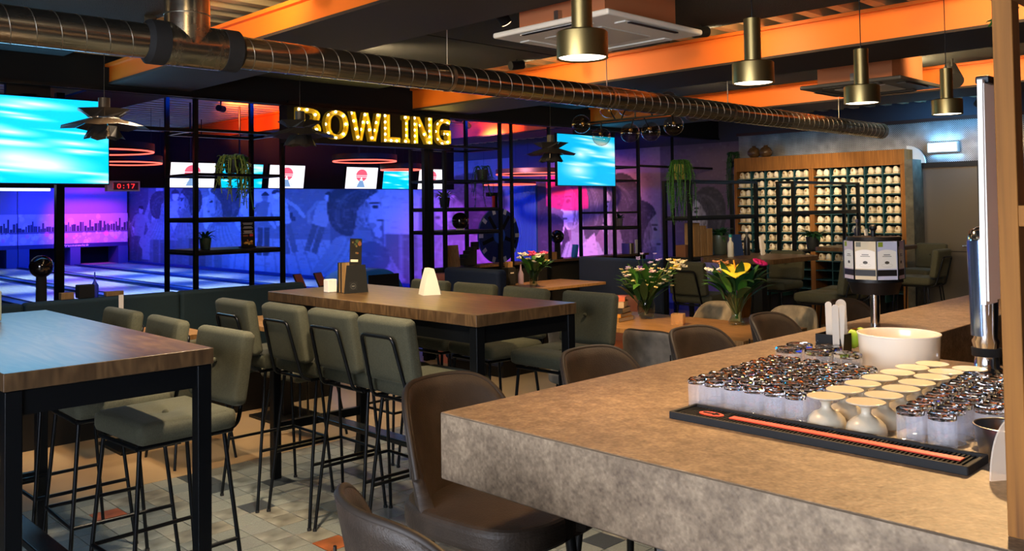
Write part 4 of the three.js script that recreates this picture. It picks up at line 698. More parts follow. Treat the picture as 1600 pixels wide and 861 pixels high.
{ const t = thing('exit_sign', 'glowing rectangular emergency exit lamp above the door', 'sign', [XW - .08, 2.238, 3.935]); mesh('case', rbx(.07, .13, .36, 0, 0, 0, .012, 2), M.white, t);
  const et = tex(256, 96, (c, W, H) => { c.fillStyle = '#e8f6ff'; c.fillRect(0, 0, W, H); c.strokeStyle = '#9fe0d0'; c.lineWidth = 6; c.strokeRect(14, 14, W - 28, H - 28); c.fillStyle = '#a8e6d4'; c.fillRect(60, 34, 20, 30); c.beginPath(); c.moveTo(120, 48); c.lineTo(150, 30); c.lineTo(150, 66); c.fill(); c.fillRect(150, 42, 40, 12); });
  const p = new THREE.BoxGeometry(.004, .1, .32).translate(-.037, 0, 0); mesh('lamp_face', p, glow(0xffffff, 2.2, et), t); areaLight(0x9cd4ff, 20, .32, .1, at(XW - .13, 2.238, 3.935), at(XW - 1, 2.2, 3.935)); areaLight(0x6cc0ff, 60, .34, .05, at(XW - .09, 2.32, 3.935), at(XW - .05, 3, 3.935)); areaLight(0x6cc0ff, 50, .34, .05, at(XW - .09, 2.155, 3.935), at(XW - .05, 1.2, 3.935)); }
// ---------- plants ----------
function blade(L, w, curve, n = 6) {         // an arching leaf along +x, rising in y
  const pos = [], idx = [], uv = []; for (let i = 0; i <= n; i++) { const s = i / n, x = L * s * (1 - .25 * curve * s), y = L * (.75 * s - curve * s * s), hw = w * Math.sin(Math.PI * Math.min(1, .12 + .88 * s)) * .5; pos.push(x, y, -hw, x, y + hw * .25, 0, x, y, hw); uv.push(s, 0, s, .5, s, 1); }
  for (let i = 0; i < n; i++) for (let k = 0; k < 2; k++) { const a = i * 3 + k; idx.push(a, a + 1, a + 4, a, a + 4, a + 3); } const g = new THREE.BufferGeometry(); g.setAttribute('position', new THREE.Float32BufferAttribute(pos, 3)); g.setAttribute('uv', new THREE.Float32BufferAttribute(uv, 2)); g.setIndex(idx); g.computeVertexNormals(); return g;
}
const potGeo = (r, h) => lathe([[.001, .004], [r * .78, 0], [r, h], [r * .92, h], [r * .86, h * .85], [.001, h * .84]], 24);
function potPlant(name, label, pos, potMat, r, h, leaves, group) {       // leaves: {n, L:[a,b], w, curve:[a,b], mat}
  const t = thing(name, label, 'plant', pos, 0, group); mesh('pot', potGeo(r, h), potMat, t);
  for (const q of leaves) for (let i = 0; i < q.n; i++) { const g = blade(rr(...q.L), q.w * rr(.8, 1.2), rr(...q.curve)); g.rotateZ(rr(-.1, .5)); g.rotateY(i / q.n * 6.2832 + rr(-.3, .3)); g.translate(rr(-.2, .2) * r, h * .86, rr(-.2, .2) * r); mesh('leaf', g, q.mat, t); }
  return t;
}
function trailing(name, label, pos, potMat, r, h, n, len, leafMats, lw) {
  const t = thing(name, label, 'plant', pos); mesh('pot', potGeo(r, h), potMat, t);
  for (let i = 0; i < n; i++) { const a = rr(0, 6.28), L = rr(len * (i % 3 ? .35 : .12), len * (i % 3 ? 1 : .4)), R = r * rr(.8, 1.5), pts = [V3(0, h * .85, 0), V3(Math.cos(a) * R * .8, h + .04, Math.sin(a) * R * .8), V3(Math.cos(a) * R * 1.25, h * .4, Math.sin(a) * R * 1.25), V3(Math.cos(a) * R * 1.35 + rr(-.03, .03), h - L * .6, Math.sin(a) * R * 1.3), V3(Math.cos(a) * R * 1.3 + rr(-.04, .04), h - L, Math.sin(a) * R * 1.3)];
    const c = new THREE.CatmullRomCurve3(pts), parts = [new THREE.TubeGeometry(c, 14, lw * .12, 4)];
    for (let k = 0; k < L / (lw * .8); k++) { const p = c.getPoint(rr(.12, 1)), g = blade(lw * rr(.8, 1.3), lw * .6, .9, 3); g.rotateY(rr(0, 6.28)); g.rotateX(rr(-.4, .4)); g.translate(p.x, p.y, p.z); parts.push(g); }
    mesh('trailing_stem', parts, leafMats[i % leafMats.length], t); }
  return t;
}
trailing('trailing_ivy', 'variegated ivy trailing from its pot in the left shelving frame', [3.78, 1.93, 7.5], M.potDark, .08, .12, 46, .46, [M.leafPale, M.leafPale, M.leaf], .045);
potPlant('potted_palm', 'small spiky potted plant beside the black menu board', [3.46, 1.252, 7.38], std({ color: 0x3d4a36, roughness: 0.4 }), .052, .1, [{ n: 18, L: [.12, .22], w: .022, curve: [.5, 1], mat: M.leafDark }]);
potPlant('potted_fern', 'bright green potted fern in the frame under the letter G', [6.2, 1.592, 7.4], M.potDark, .06, .11, [{ n: 26, L: [.12, .2], w: .03, curve: [.4, .9], mat: M.leaf }, { n: 10, L: [.1, .16], w: .03, curve: [.4, .9], mat: M.leafPale }]);
potPlant('potted_fern', 'small potted fern right of the right screen', [9.2, 1.322, 7.38], std({ color: 0x77707c, roughness: 0.6 }), .05, .1, [{ n: 24, L: [.1, .17], w: .03, curve: [.4, .9], mat: M.leafDark }]);
trailing('trailing_fern', 'dark plant trailing beside the fluted blue panel', [6.78, 1.9, 7.42], M.potDark, .07, .12, 20, .45, [M.leafDark], .03);
trailing('trailing_cactus', 'bright green trailing plant hanging from the low frame top', [7.36, 1.84, 5.12], M.leafPale.clone(), .075, .15, 70, .62, [M.leaf, M.leaf, M.leafDark], .03);
scene.getObjectByName('trailing_cactus').getObjectByName('pot').material = std({ color: 0xa8a04a, roughness: 0.5 });
potPlant('potted_fern', 'green plant in a striped pot on the low frame', [8.05, 1.062, 5.12], std({ color: 0x6f7a70, metalness: .6, roughness: 0.35 }), .09, .2, [{ n: 34, L: [.12, .24], w: .05, curve: [.5, 1], mat: M.leafDark }]);
potPlant('potted_plant', 'dark leafy plant in front of the shoe rack', [9.5, 1.062, 4.81], M.potDark, .08, .14, [{ n: 26, L: [.15, .3], w: .06, curve: [.4, .9], mat: M.leafDark }]);
trailing('trailing_ivy', 'dark ivy hanging at the left end of the shoe rack', [11.06, 2.2, 6.78], M.potDark, .05, .09, 30, .8, [M.leafDark], .04);
mesh('wall_bracket', box(.16, .012, .06, .06, -.006, 0), M.black, scene.getObjectByName('trailing_ivy_001'));
trailing('trailing_plant', 'green sprig hanging from the wooden shelf at the upper right corner', [1.54, 1.9, .425], M.potDark, .02, .03, 9, .12, [M.leaf], .016);
// ---------- bouquets ----------
const vaseM = phy({ color: 0xe8efe8, transmission: 1, roughness: 0.03, thickness: 0, ior: 1.5 }), water = phy({ color: 0xdfe8d8, transmission: 1, roughness: 0.02, thickness: .05, ior: 1.33 });
function vase(label, pos, prof) { const t = thing('glass_vase', label, 'vase', pos); mesh('vessel', lathe(prof, 36), vaseM, t); return t; }
function bloom(c, r, n = 8) { const l = []; for (let i = 0; i < n; i++) { const g = new THREE.SphereGeometry(r * .55, 8, 6).scale(1, .38, .6).translate(r * .5, 0, 0); g.rotateZ(.35); g.rotateY(i / n * 6.2832); l.push(g); } l.push(sph(r * .3, 0, r * .12, 0, 8, 6)); return l; }
function bouquet(label, pos, spread, items) {      // items: [mat, count, radius, [yMin,yMax], kind]
  const t = thing('bouquet', label, 'flowers', pos);
  for (const [mat, n, r, [ya, yb], kind, stem] of items) for (let i = 0; i < n; i++) {
    const a = rr(0, 6.28), R = spread * Math.sqrt(rr(.02, 1)), y = rr(ya, yb), p = V3(Math.cos(a) * R, y, Math.sin(a) * R), base = V3(Math.cos(a) * -.012, .02, Math.sin(a) * -.012);
    const st = tube([base, V3(p.x * .25, y * .55, p.z * .25), p], .0022, 4, 8);
    if (kind === 'leaf') { const g = blade(r, r * .3, rr(.3, .8)); g.rotateZ(rr(.1, .75)); g.rotateY(-a + rr(-.3, .3)); g.translate(p.x * .5, y * .75, p.z * .5); const m = mesh('leaf', g, mat, t); mesh('stem', tube([base, V3(p.x * .3, y * .5, p.z * .3), V3(p.x * .5, y * .75, p.z * .5)], .002, 4, 6), M.leafDark, m); }
    else { const f = mesh('blossom', bloom(0, r).map(g => g.rotateX(rr(-.4, .4)).translate(p.x, p.y, p.z)), mat, t); mesh('stem', st, M.leafDark, f); }
  }
  return t;
}
const fl = c => std({ color: c, roughness: 0.7 });
vase('round clear glass vase holding the mixed white and purple bouquet', [5.227, .75, 3.957], [[.001, .006], [.05, .004], [.062, .04], [.066, .09], [.055, .14], [.05, .165], [.047, .165], [.052, .14], [.062, .09], [.058, .04], [.047, .012], [.001, .012]]);
const B1 = bouquet('mixed bouquet of white, cream and purple flowers with broad leaves', [5.227, .766, 3.957], .2, [[M.leaf, 30, .2, [.2, .34], 'leaf'], [M.leafDark, 24, .2, [.16, .3], 'leaf'], [M.leafPale, 14, .14, [.26, .38], 'leaf'], [fl(0xe8e2c8), 34, .018, [.24, .38]], [fl(0xdcb8c0), 6, .028, [.28, .36]], [fl(0x6a4aa8), 3, .028, [.32, .38]], [fl(0xb8a8e0), 9, .018, [.34, .46]], [fl(0xe8d890), 26, .016, [.22, .36]]]);
vase('flared clear glass vase holding the yellow heart-shaped flower', [5.336, .75, 3.272], [[.001, .01], [.056, .004], [.058, .02], [.036, .06], [.034, .09], [.06, .17], [.088, .215], [.084, .215], [.056, .17], [.029, .09], [.031, .06], [.05, .022], [.001, .02]]);
{
  const b = bouquet('leafy bouquet with a large yellow anthurium and a pink flower', [5.336, .775, 3.272], .2, [[M.leafDark, 26, .24, [.2, .3], 'leaf'], [M.leaf, 12, .2, [.22, .32], 'leaf'], [fl(0xe8e8e0), 3, .035, [.3, .36]], [fl(0xa87850), 3, .04, [.32, .4]]]);
  const s = new THREE.Shape(); s.moveTo(0, -.1); s.bezierCurveTo(.05, -.06, .1, -.02, .1, .03); s.bezierCurveTo(.1, .085, .03, .09, 0, .05); s.bezierCurveTo(-.03, .09, -.1, .085, -.1, .03); s.bezierCurveTo(-.1, -.02, -.05, -.06, 0, -.1);
  const g = new THREE.ExtrudeGeometry(s, { depth: .004, bevelEnabled: true, bevelSize: .003, bevelThickness: .003, bevelSegments: 2, curveSegments: 16 }); const p = g.attributes.position; for (let i = 0; i < p.count; i++) { const x = p.getX(i); p.setZ(i, p.getZ(i) + x * x * 1.6); } g.computeVertexNormals(); g.rotateX(-1.1); g.rotateY(-1.0); g.translate(-.05, .355, .03);
  const f = mesh('spathe', g, fl(0xe8d83a), b); mesh('spadix', rod(V3(-.05, .36, .03), V3(-.02, .42, .0), .006), fl(0xd89a2a), f); mesh('stem', tube([V3(0, .02, 0), V3(-.02, .2, .01), V3(-.05, .352, .03)], .004, 5, 8), M.leaf, f);
  const k = mesh('pink_blossom', bloom(0, .055, 10).map(q => q.rotateX(.4).translate(.13, .39, .11)), fl(0xd81e78), b); mesh('stem', tube([V3(0, .02, 0), V3(.06, .2, .05), V3(.13, .39, .11)], .003, 5, 8), M.leaf, k);
  for (let i = 0; i < 20; i++) { const q = V3(.16 + rr(-.05, .05), .34 + rr(0, .07), .16 + rr(-.05, .05)), f = mesh('blossom', bloom(0, .024).map(g => g.rotateX(rr(-.4, .4)).translate(q.x, q.y, q.z)), i % 4 ? fl(0xf0e8c0) : fl(0xe8c840), B1); if (i % 3 === 0) mesh('stem', tube([V3(0, .02, 0), V3(.06, .2, .06), q], .002, 4, 8), M.leaf, f); }
}
vase('clear glass vase holding the white and pink bouquet', [6.55, .75, 6.4], [[.001, .008], [.04, .004], [.05, .15], [.055, .19], [.051, .19], [.046, .15], [.037, .016], [.001, .014]]);
bouquet('bouquet of white and pink flowers with large dark leaves on the booth table', [6.55, .77, 6.4], .15, [[M.leaf, 22, .2, [.16, .26], 'leaf'], [M.leafDark, 14, .2, [.16, .24], 'leaf'], [fl(0xf0e8d8), 12, .036, [.24, .34]], [fl(0xe0407a), 4, .045, [.3, .36]], [fl(0xe8d070), 5, .026, [.24, .32]]]);
// ---------- things on the dining table ----------
[[0, .03, 0x8a6a34, .2, .27, 'yellow-brown book at the bottom of the stack by the mixed bouquet'], [.03, .025, 0xc08a3a, .19, .25, 'ochre book, second of the stack by the mixed bouquet'], [.055, .04, 0x1c2026, .18, .24, 'black book in the middle of the stack by the mixed bouquet'], [.095, .045, 0xb8a890, .17, .23, 'beige patterned box in the stack by the mixed bouquet'], [.14, .03, 0xc86a4a, .16, .22, 'coral book on top of the stack by the mixed bouquet']].forEach(([y, h, c, w, d, l], i) => {
  const t = thing('book', l, 'book', [5.02, .75 + y, 4.12], .1 + i * .12, 'stack of books on the long table'); mesh('cover', [box(w, .003, d, 0, .0015, 0), box(w, .003, d, 0, h - .0015, 0), box(.004, h, d, -w / 2 + .002, h / 2, 0)], std({ color: c, roughness: 0.6 }), t); mesh('pages', box(w - .01, h - .006, d - .008, .002, h / 2, 0), M.paper, t); });
{ const t = thing('tealight_holder', 'square glass tealight holder on the long table', 'candle holder', [5.112, .75, 3.595], .4); mesh('cube', (() => { const s = .04, o = []; o.push(box(.004, .075, .08, -s, .0375, 0), box(.004, .075, .08, s, .0375, 0), box(.08, .075, .004, 0, .0375, -s), box(.08, .075, .004, 0, .0375, s), box(.08, .006, .08, 0, .003, 0)); return o; })(), phy({ color: 0xf0d9b0, transmission: .8, roughness: .25, thickness: 0 }), t); mesh('candle', cyl(.02, .02, .015, 0, .007, 0, 16), M.cream, t); }
// ---------- things on the middle high table ----------
{
  const t = thing('menu_rack', 'black menu rack stuffed with menus on the middle high table', 'menu holder', [2.9, 1.1, 4.3], -.15);
  const tr = (w0, w1, h, d) => { const s = new THREE.Shape(); s.moveTo(-w0 / 2, 0); s.lineTo(w0 / 2, 0); s.lineTo(w1 / 2, h); s.lineTo(-w1 / 2, h); s.closePath(); return new THREE.ExtrudeGeometry(s, { depth: d, bevelEnabled: false }); };
  mesh('front_board', boxUV(tr(.15, .115, .16, .006).translate(0, 0, .05)), M.blackMatt, t); mesh('rear_board', boxUV(tr(.15, .115, .16, .006).translate(0, 0, -.05)), M.blackMatt, t);
  const lg = tex(128, 128, (c, W, H) => { c.fillStyle = '#0c0d0f'; c.fillRect(0, 0, W, H); c.strokeStyle = '#6a6a66'; c.lineWidth = 3; c.beginPath(); c.arc(64, 64, 40, 0, 7); c.stroke(); c.fillStyle = '#8a8a84'; c.fillRect(40, 58, 48, 5); c.fillRect(46, 68, 36, 4); });
  mesh('printed_badge', new THREE.BoxGeometry(.05, .05, .001).translate(-.02, .04, .0565), std({ map: lg, roughness: .8 }), t);
  for (let i = 0; i < 4; i++) mesh('menu', box(.12, .17, .006, -.01, .088, -.04 + .018 * i), i % 2 ? M.lightWood : M.blackMatt, t);
  const pt = tex(128, 256, (c, W, H) => { c.fillStyle = '#15120e'; c.fillRect(0, 0, W, H); for (let i = 0; i < 9; i++) { c.fillStyle = ['#6a5a34', '#3a4a2a', '#7a4a2a'][i % 3]; c.beginPath(); c.arc(20 + hash(i, 3) * 90, 20 + hash(i, 4) * 150, 8 + hash(i, 5) * 14, 0, 7); c.fill(); } c.fillStyle = '#e8dcc0'; c.fillRect(10, 206, 80, 24); });
  mesh('tall_menu', new THREE.BoxGeometry(.075, .15, .003).rotateX(-.05).rotateZ(-.06).translate(.015, .235, .02), std({ map: pt, roughness: .6 }), t);
  single('paper_card', 'small cream paper block beside the menu rack', 'card', rbx(.06, .075, .05, 2.83, 1.1375, -4.42, .004, 1), M.paper);
  const c = thing('tent_card', 'white and grey folded table card on the middle high table', 'card', [3.1, 1.1, 3.84], .5);
  const s = new THREE.Shape(); s.moveTo(-.05, 0); s.lineTo(.05, 0); s.quadraticCurveTo(.035, .08, .012, .145); s.lineTo(-.012, .145); s.quadraticCurveTo(-.035, .08, -.05, 0); mesh('side_panel', boxUV(new THREE.ExtrudeGeometry(s, { depth: .1, bevelEnabled: false }).translate(0, 0, -.05).rotateY(-.9)), M.offwhite, c);
  const ct = tex(128, 192, (q, W, H) => { q.fillStyle = '#7d8288'; q.fillRect(0, 0, W, H); q.fillStyle = '#22252a'; q.beginPath(); q.ellipse(60, 50, 32, 40, 0, 0, 7); q.fill(); q.fillStyle = '#b0a090'; q.beginPath(); q.ellipse(60, 54, 18, 24, 0, 0, 7); q.fill(); });
  const pl = new THREE.BoxGeometry(.098, .135, .0015).rotateX(-.33).translate(0, .068, .032).rotateY(-.9 + Math.PI / 2); mesh('printed_face', pl, std({ map: ct, roughness: .7 }), c);
}
{ const t = thing('tin', 'pale green tin standing on the left high table', 'tin', [1.05, 1.1, 4.42], .3); mesh('body', rbx(.12, .14, .09, 0, .07, 0, .012, 2), std({ color: 0x8b9488, roughness: 0.4 }), t); mesh('emblem', cyl(.012, .012, .002, 0, 0, 0, 12).rotateX(Math.PI / 2).translate(.02, .09, .0455), std({ color: 0x5a2f22, roughness: .6 }), t); }
// ---------- things along the banquette and the shelving ----------
function ballPost(label, X, V, y0, y, r) { const t = thing('ball_post', label, 'ornament', [X, y0, V]); mesh('column', [cyl(.04, .035, y - y0 - r * .7, 0, 0, 0, 20), cyl(.07, .07, .015, 0, 0, 0, 20)], M.blackMatt, t); mesh('ball', sph(r, 0, y - y0, 0, 32, 24), phy({ color: 0x1a1416, roughness: 0.12, clearcoat: 1, metalness: .4 }), t); return t; }
ballPost('glossy dark ball on a black post behind the left high table', 2.07, 7.12, .78, 1.19, .083);
ballPost('glossy dark ball on a black post beside the mural of the drinking woman', 7.95, 7.35, .95, 1.22, .085);
{
  const t = thing('ledge', 'dark ledge wall behind the booth carrying boxes and cards', 'ledge', [8.1, 0, 7.35]); mesh('top', rbx(3.1, .03, .22, 0, .935, 0, .004, 1), M.tableWood, t); mesh('wall', box(3.1, .92, .1, 0, .46, 0), M.blackMatt, t);
  const b = thing('bowling_ball', 'black and copper bowling ball on the middle shelving frame', 'bowling ball', [6.42, 1.342, 7.4]); mesh('ball', sph(.095, 0, .1, 0, 32, 24), phy({ color: 0x151210, roughness: .1, clearcoat: 1 }), b); mesh('copper_patch', new THREE.SphereGeometry(.0956, 24, 12, 2.2, 1.2, .7, .8).translate(0, .1, 0), std({ color: 0xb0702a, metalness: .8, roughness: .25 }), b); mesh('cradle', cyl(.05, .045, .012, 0, 0, 0, 20), M.offwhite, b);
  const w = thing('prize_wheel', 'dark blue prize wheel with white tags on a stand', 'wheel', [7.95, 0, 8.4]); const wb = std({ color: 0x16306e, roughness: .5 }); mesh('disc', new THREE.CylinderGeometry(.36, .36, .03, 48).rotateX(Math.PI / 2).translate(0, 1.22, 0), wb, w); mesh('hub', new THREE.CylinderGeometry(.1, .1, .01, 32).rotateX(Math.PI / 2).translate(0, 1.22, .02), std({ color: 0x3a6ad0, roughness: .5 }), w);
  for (let i = 0; i < 10; i++) { const a = i / 10 * 6.2832; mesh('sector', box(.05, .2, .004, 0, .21, .017).rotateZ(a).translate(0, 1.22, 0), i % 2 ? M.blackMatt : wb, w); mesh('tag', box(.05, .07, .004, 0, .325, .02).rotateZ(a + .3).translate(0, 1.22, 0), M.paper, w); }
  mesh('stand', [box(.05, 1.75, .04, 0, .875, -.05), box(.5, .04, .4, 0, .02, 0)], M.blackMatt, w); mesh('pointer_arm', [box(.2, .05, .04, -.08, 1.76, -.02)], M.blackMatt, w); mesh('pointer', box(.035, .16, .02, -.1, 1.66, .02), M.red, w);
  single('cork_board', 'tan board leaning behind the booth under the middle frame', 'board', box(.2, .24, .02).rotateX(-.15).translate(6.25, 1.06, -7.35), M.lightWood);
  struct('trim_2', blk(5.95, 7.0, 0, .935, 7.28, 7.5), M.blackMatt);
  const s = thing('price_stand', 'stepped black display stand on the ledge behind the booth', 'display stand', [6.49, .951, 7.35]); for (let i = 0; i < 4; i++) mesh('step', box(.05, .08 + .04 * i, .12, -.1 + .05 * i, (.08 + .04 * i) / 2, 0), M.blackMatt, s); mesh('header_card', box(.12, .09, .01, .1, .21, .0), M.black, s);
  const m = thing('menu_board', 'black menu board with food picture in the left shelving frame', 'menu board', [3.85, 1.252, 7.36], 0); const mt = tex(192, 384, (c, W, H) => { c.fillStyle = '#120f0e'; c.fillRect(0, 0, W, H); c.fillStyle = '#b8b0a8'; c.fillRect(50, 22, 92, 12); c.fillStyle = '#d8d0c4'; [70, 84, 118, 132, 170, 184, 198].forEach((y, i) => c.fillRect(24 + (i % 3) * 8, y, 144 - (i % 3) * 16, 6)); c.fillStyle = '#8a4a2a'; c.fillRect(24, 224, 70, 20); c.fillStyle = '#c83a3a'; c.fillRect(118, 214, 50, 30); for (let i = 0; i < 9; i++) { c.fillStyle = ['#d88a2a', '#e8b04a', '#a85a1a'][i % 3]; c.beginPath(); c.ellipse(45 + hash(i, 1) * 105, 300 + hash(i, 2) * 40, 12, 26, hash(i, 3) * 3, 0, 7); c.fill(); } });
  mesh('print', new THREE.BoxGeometry(.13, .27, .012).rotateX(-.06).translate(0, .137, 0), std({ map: mt, roughness: .5 }), m); mesh('foot', box(.13, .012, .08, 0, .006, -.01), M.black, m);
  single('sauce_bottle', 'blue squeeze bottle on the banquette ledge', 'bottle', lathe([[.001, 0], [.025, 0], [.027, .09], [.012, .115], [.006, .13], [.004, .19], [.001, .19]], 16).translate(2.4, .945, -6.98), std({ color: 0x2a3ac0, roughness: .4 }));
  single('cutlery_box', 'black cutlery box next to the blue squeeze bottle', 'box', rbx(.11, .1, .09, 2.33, .996, -6.98, .006, 1), M.blackMatt);
  single('wood_block', 'small orange wooden block on the banquette ledge by the post', 'block', rbx(.09, .05, .06, 2.2, .971, -6.98, .004, 1), M.lightWood); single('wood_block', 'long orange wooden block right of the blue bottle', 'block', rbx(.13, .035, .06, 2.54, .964, -6.98, .004, 1), M.lightWood);
  single('receipt', 'narrow white paper slip hanging over the banquette back', 'paper', box(.035, .16, .003, 2.55, .88, -6.86), M.paper);
  [[4.34, 'left'], [4.56, 'right']].forEach(([x, l]) => { const q = thing('tablet_stand', 'copper-toned tablet on a stand, ' + l + ' of the pair beyond the banquette', 'tablet', [x, 0, 7.3], .3, 'tablets beyond the banquette'); mesh('pole', rod(V3(0, 0, 0), V3(0, .85, 0), .012), M.black, q); mesh('base', cyl(.1, .1, .012, 0, 0, 0, 20), M.black, q); mesh('tablet', rbx(.11, .15, .015, 0, 0, 0, .006, 1).rotateX(-.5).translate(0, .92, 0), M.black, q); mesh('face', box(.095, .13, .003, 0, 0, .009).rotateX(-.5).translate(0, .92, 0), std({ color: 0xb0603c, roughness: .35, metalness: .3 }), q); });
  const br = thing('ball_return', 'rounded blue ball return machine beyond the middle high table', 'ball return', [5.6, 0, 8.15]); const bs = new THREE.Shape(); bs.moveTo(-.4, 0); bs.lineTo(.4, 0); bs.lineTo(.4, .6); bs.quadraticCurveTo(.36, .92, .05, .92); bs.quadraticCurveTo(-.36, .9, -.4, .6); bs.closePath(); mesh('hood', boxUV(new THREE.ExtrudeGeometry(bs, { depth: .5, bevelEnabled: true, bevelSize: .02, bevelThickness: .02, bevelSegments: 3 }).translate(0, 0, -.25)), std({ color: 0x2a78d8, roughness: .35 }), br); mesh('mouth', box(.4, .35, .03, .12, .7, .27), M.blackMatt, br);
  const pp = thing('planter_box', 'square terracotta planter beside the thick double post', 'planter', [5.92, 0, 7.0]); mesh('pot', [box(.2, .86, .2, 0, .43, 0), box(.26, .05, .26, 0, .885, 0)], std({ color: 0xb06a5c, roughness: .7 }), pp);
  // booth table
  single('napkin_card', 'white and pale blue card at the far edge of the booth table', 'card', rbx(.1, .16, .05, 6.45, .83, -6.86, .006, 1), M.paper);
  const nd = thing('napkin_dispenser', 'black napkin dispenser at the far edge of the booth table', 'dispenser', [6.62, .75, 6.84]); mesh('case', rbx(.11, .19, .1, 0, .095, 0, .008, 2), M.blackMatt, nd); mesh('slot', box(.05, .012, .004, 0, .13, .051), M.offwhite, nd); mesh('napkins', box(.07, .06, .05, 0, .22, 0), M.lightWood, nd);
  single('squeeze_bottle', 'clear squeeze bottle behind the white and pink bouquet', 'bottle', lathe([[.001, 0], [.03, 0], [.032, .11], [.012, .15], [.005, .21], [.001, .21]], 16).translate(6.78, .75, -6.82), phy({ color: 0xc0b0d0, roughness: .3, transmission: .5, thickness: 0 }));
  single('box', 'brown cardboard box on the ledge left of the dark ball post', 'box', rbx(.3, .09, .15, 7.7, .995, -7.34, .004, 1), M.lightWood); single('blue_card', 'bright blue folded card on the ledge behind the blue bench', 'card', box(.05, .16, .06).rotateZ(-.2).translate(8.27, 1.03, -7.35), std({ color: 0x2a78d8, roughness: .5 }));
  [[9.25, 0x5a4ab0], [9.28, 0xd8d0b8], [9.31, 0x2a2420], [9.34, 0x6a5a48]].forEach(([x, c], i) => single('binder', ['purple', 'cream', 'black', 'brown'][i] + ' binder standing on the ledge below the small fern', 'binder', rbx(.026, .14, .12, x, 1.02, -7.32, .003, 1), std({ color: c, roughness: .6 }), 'binders on the ledge')); single('price_card', 'cream upright card on the ledge right of the binders', 'card', box(.09, .18, .012, 9.5, 1.04, -7.32), M.paper);
  // low frame and back tables
  [0, 1, 2].forEach(i => single('wooden_game', ['first', 'second', 'third'][i] + ' upright wooden game box from the left on the low frame', 'box', rbx(.1, .34 - i * .03, .12, 7.55 + i * .115, 1.061 + (.34 - i * .03) / 2, -5.12, .004, 1), M.lightWood, 'wooden game boxes on the low frame')); single('wooden_crate', 'low brown wooden crate left of the wooden game boxes', 'box', rbx(.12, .12, .12, 7.43, 1.122, -5.14, .004, 1), std({ color: 0x6a4026, roughness: .6 }));
  const bt = (l, x, v, h, c, cap) => { const q = thing('bottle', l, 'bottle', [x, 1.1, v]); mesh('body', lathe([[.001, 0], [.028, 0], [.028, h * .7], [.012, h * .82], [.012, h], [.001, h]], 16), std({ color: c, roughness: .35 }), q); mesh('cap', cyl(.014, .014, h * .14, 0, h, 0, 12), std({ color: cap, roughness: .4 }), q); };
  bt('white bottle with teal cap on the rounded high table', 7.1, 4.4, .18, 0xb8b8b0, 0x1a8a8a); bt('dark bottle with white cap on the rounded high table', 7.42, 4.42, .22, 0x14161c, 0xe0ddd6); bt('dark bottle on the farthest high table', 9.85, 4.45, .26, 0x1a1c30, 0x4a4a70);
  single('menu_stand', 'dark blue menu stand on the rounded high table', 'menu stand', box(.14, .2, .02).rotateX(-.15).translate(7.28, 1.2, -4.44), std({ color: 0x12306a, roughness: .5 })); single('menu_stand', 'pale leaning card at the right of the rounded high table', 'menu stand', box(.05, .18, .02).rotateZ(.2).translate(7.52, 1.19, -4.32), M.paper); single('menu_stand', 'pale leaning card on the farthest high table', 'menu stand', box(.05, .18, .02).rotateZ(.2).translate(9.98, 1.19, -4.4), M.paper);
}
// flood lamp and dark spotlight above the third pendant
{ const t = thing('flood_lamp', 'bright floodlight in a glass box under the ceiling', 'lamp', [7.58, 2.58, 2.99]); mesh('glass_box', [box(.2, .2, .004, 0, .1, .08), box(.2, .2, .004, 0, .1, -.08), box(.004, .2, .16, -.1, .1, 0), box(.004, .2, .16, .1, .1, 0)], M.glass, t); mesh('lamp_bulb', sph(.05, 0, .06, 0, 16, 12), glow(0xfff0c0, 10), t); mesh('bracket', rod(V3(0, .1, 0), V3(0, .225, 0), .008), M.steelBlack, t);
  const l = new THREE.PointLight(0xffe0a0, 2.5); l.position.copy(at(7.42, 2.64, 2.9)); l.castShadow = true; l.shadow.radius = 3; scene.add(l);
  const p = thing('stage_light', 'black stage light tilted down beside the fourth pendant', 'spotlight', [7.6, 2.62, 2.6]); mesh('housing', new THREE.CylinderGeometry(.05, .07, .22, 20).rotateZ(-.9).rotateY(.5), M.blackMatt, p); mesh('yoke', rod(V3(0, 0, 0), V3(0, .18, 0), .01), M.blackMatt, p); }
// ---------- things on the bar ----------
const TOP = 1.1;
{
  const t = thing('bar_mat', 'black rubber bar mat with red stripe along the counter front', 'bar mat', [1.675, TOP, .86]);
  mesh('base', rbx(.105, .008, .62, 0, .004, 0, .003, 1), M.rubber, t);
  mesh('border', [rbx(.008, .016, .62, -.05, .008, 0, .002, 1), rbx(.008, .016, .62, .05, .008, 0, .002, 1), rbx(.105, .016, .008, 0, .008, .307, .002, 1), rbx(.105, .016, .008, 0, .008, -.307, .002, 1)], M.rubber, t);
  const ribs = []; for (let i = 0; i < 74; i++) ribs.push(box(.09, .003, .0035, 0, .0095, -.3 + i * .0082).rotateY(0)); const rb = mesh('ribs', ribs, M.blackMatt, t); rb.userData.kind = 'stuff';
  mesh('red_stripe', rbx(.022, .003, .47, 0, .0125, .05, .001, 1), std({ color: 0xe2492e, roughness: .55 }), t);
  mesh('emblem', cyl(.02, .02, .002, 0, 0, 0, 24).scale(.8, 1, 1.5).translate(0, .011, -.235), std({ color: 0xe2492e, roughness: .55 }), t); mesh('emblem_mark', [box(.006, .002, .04, 0, .0135, -.235), box(.016, .002, .006, 0, .0135, -.225)], M.blackMatt, t);
}
function tumbler(r0, r1, h, th, n) { return new THREE.LatheGeometry([[.0005, h - .012], [r1 - th, h - .012], [r0 - th, .0], [r0, 0], [r1, h - .003], [r1 - .003, h], [.0005, h]].map(p => new THREE.Vector2(...p)), n); }
const gl = phy({ color: 0xf2f5f8, transmission: 1, roughness: 0.0, thickness: 0.003, ior: 1.5 });
gl.flatShading = true;
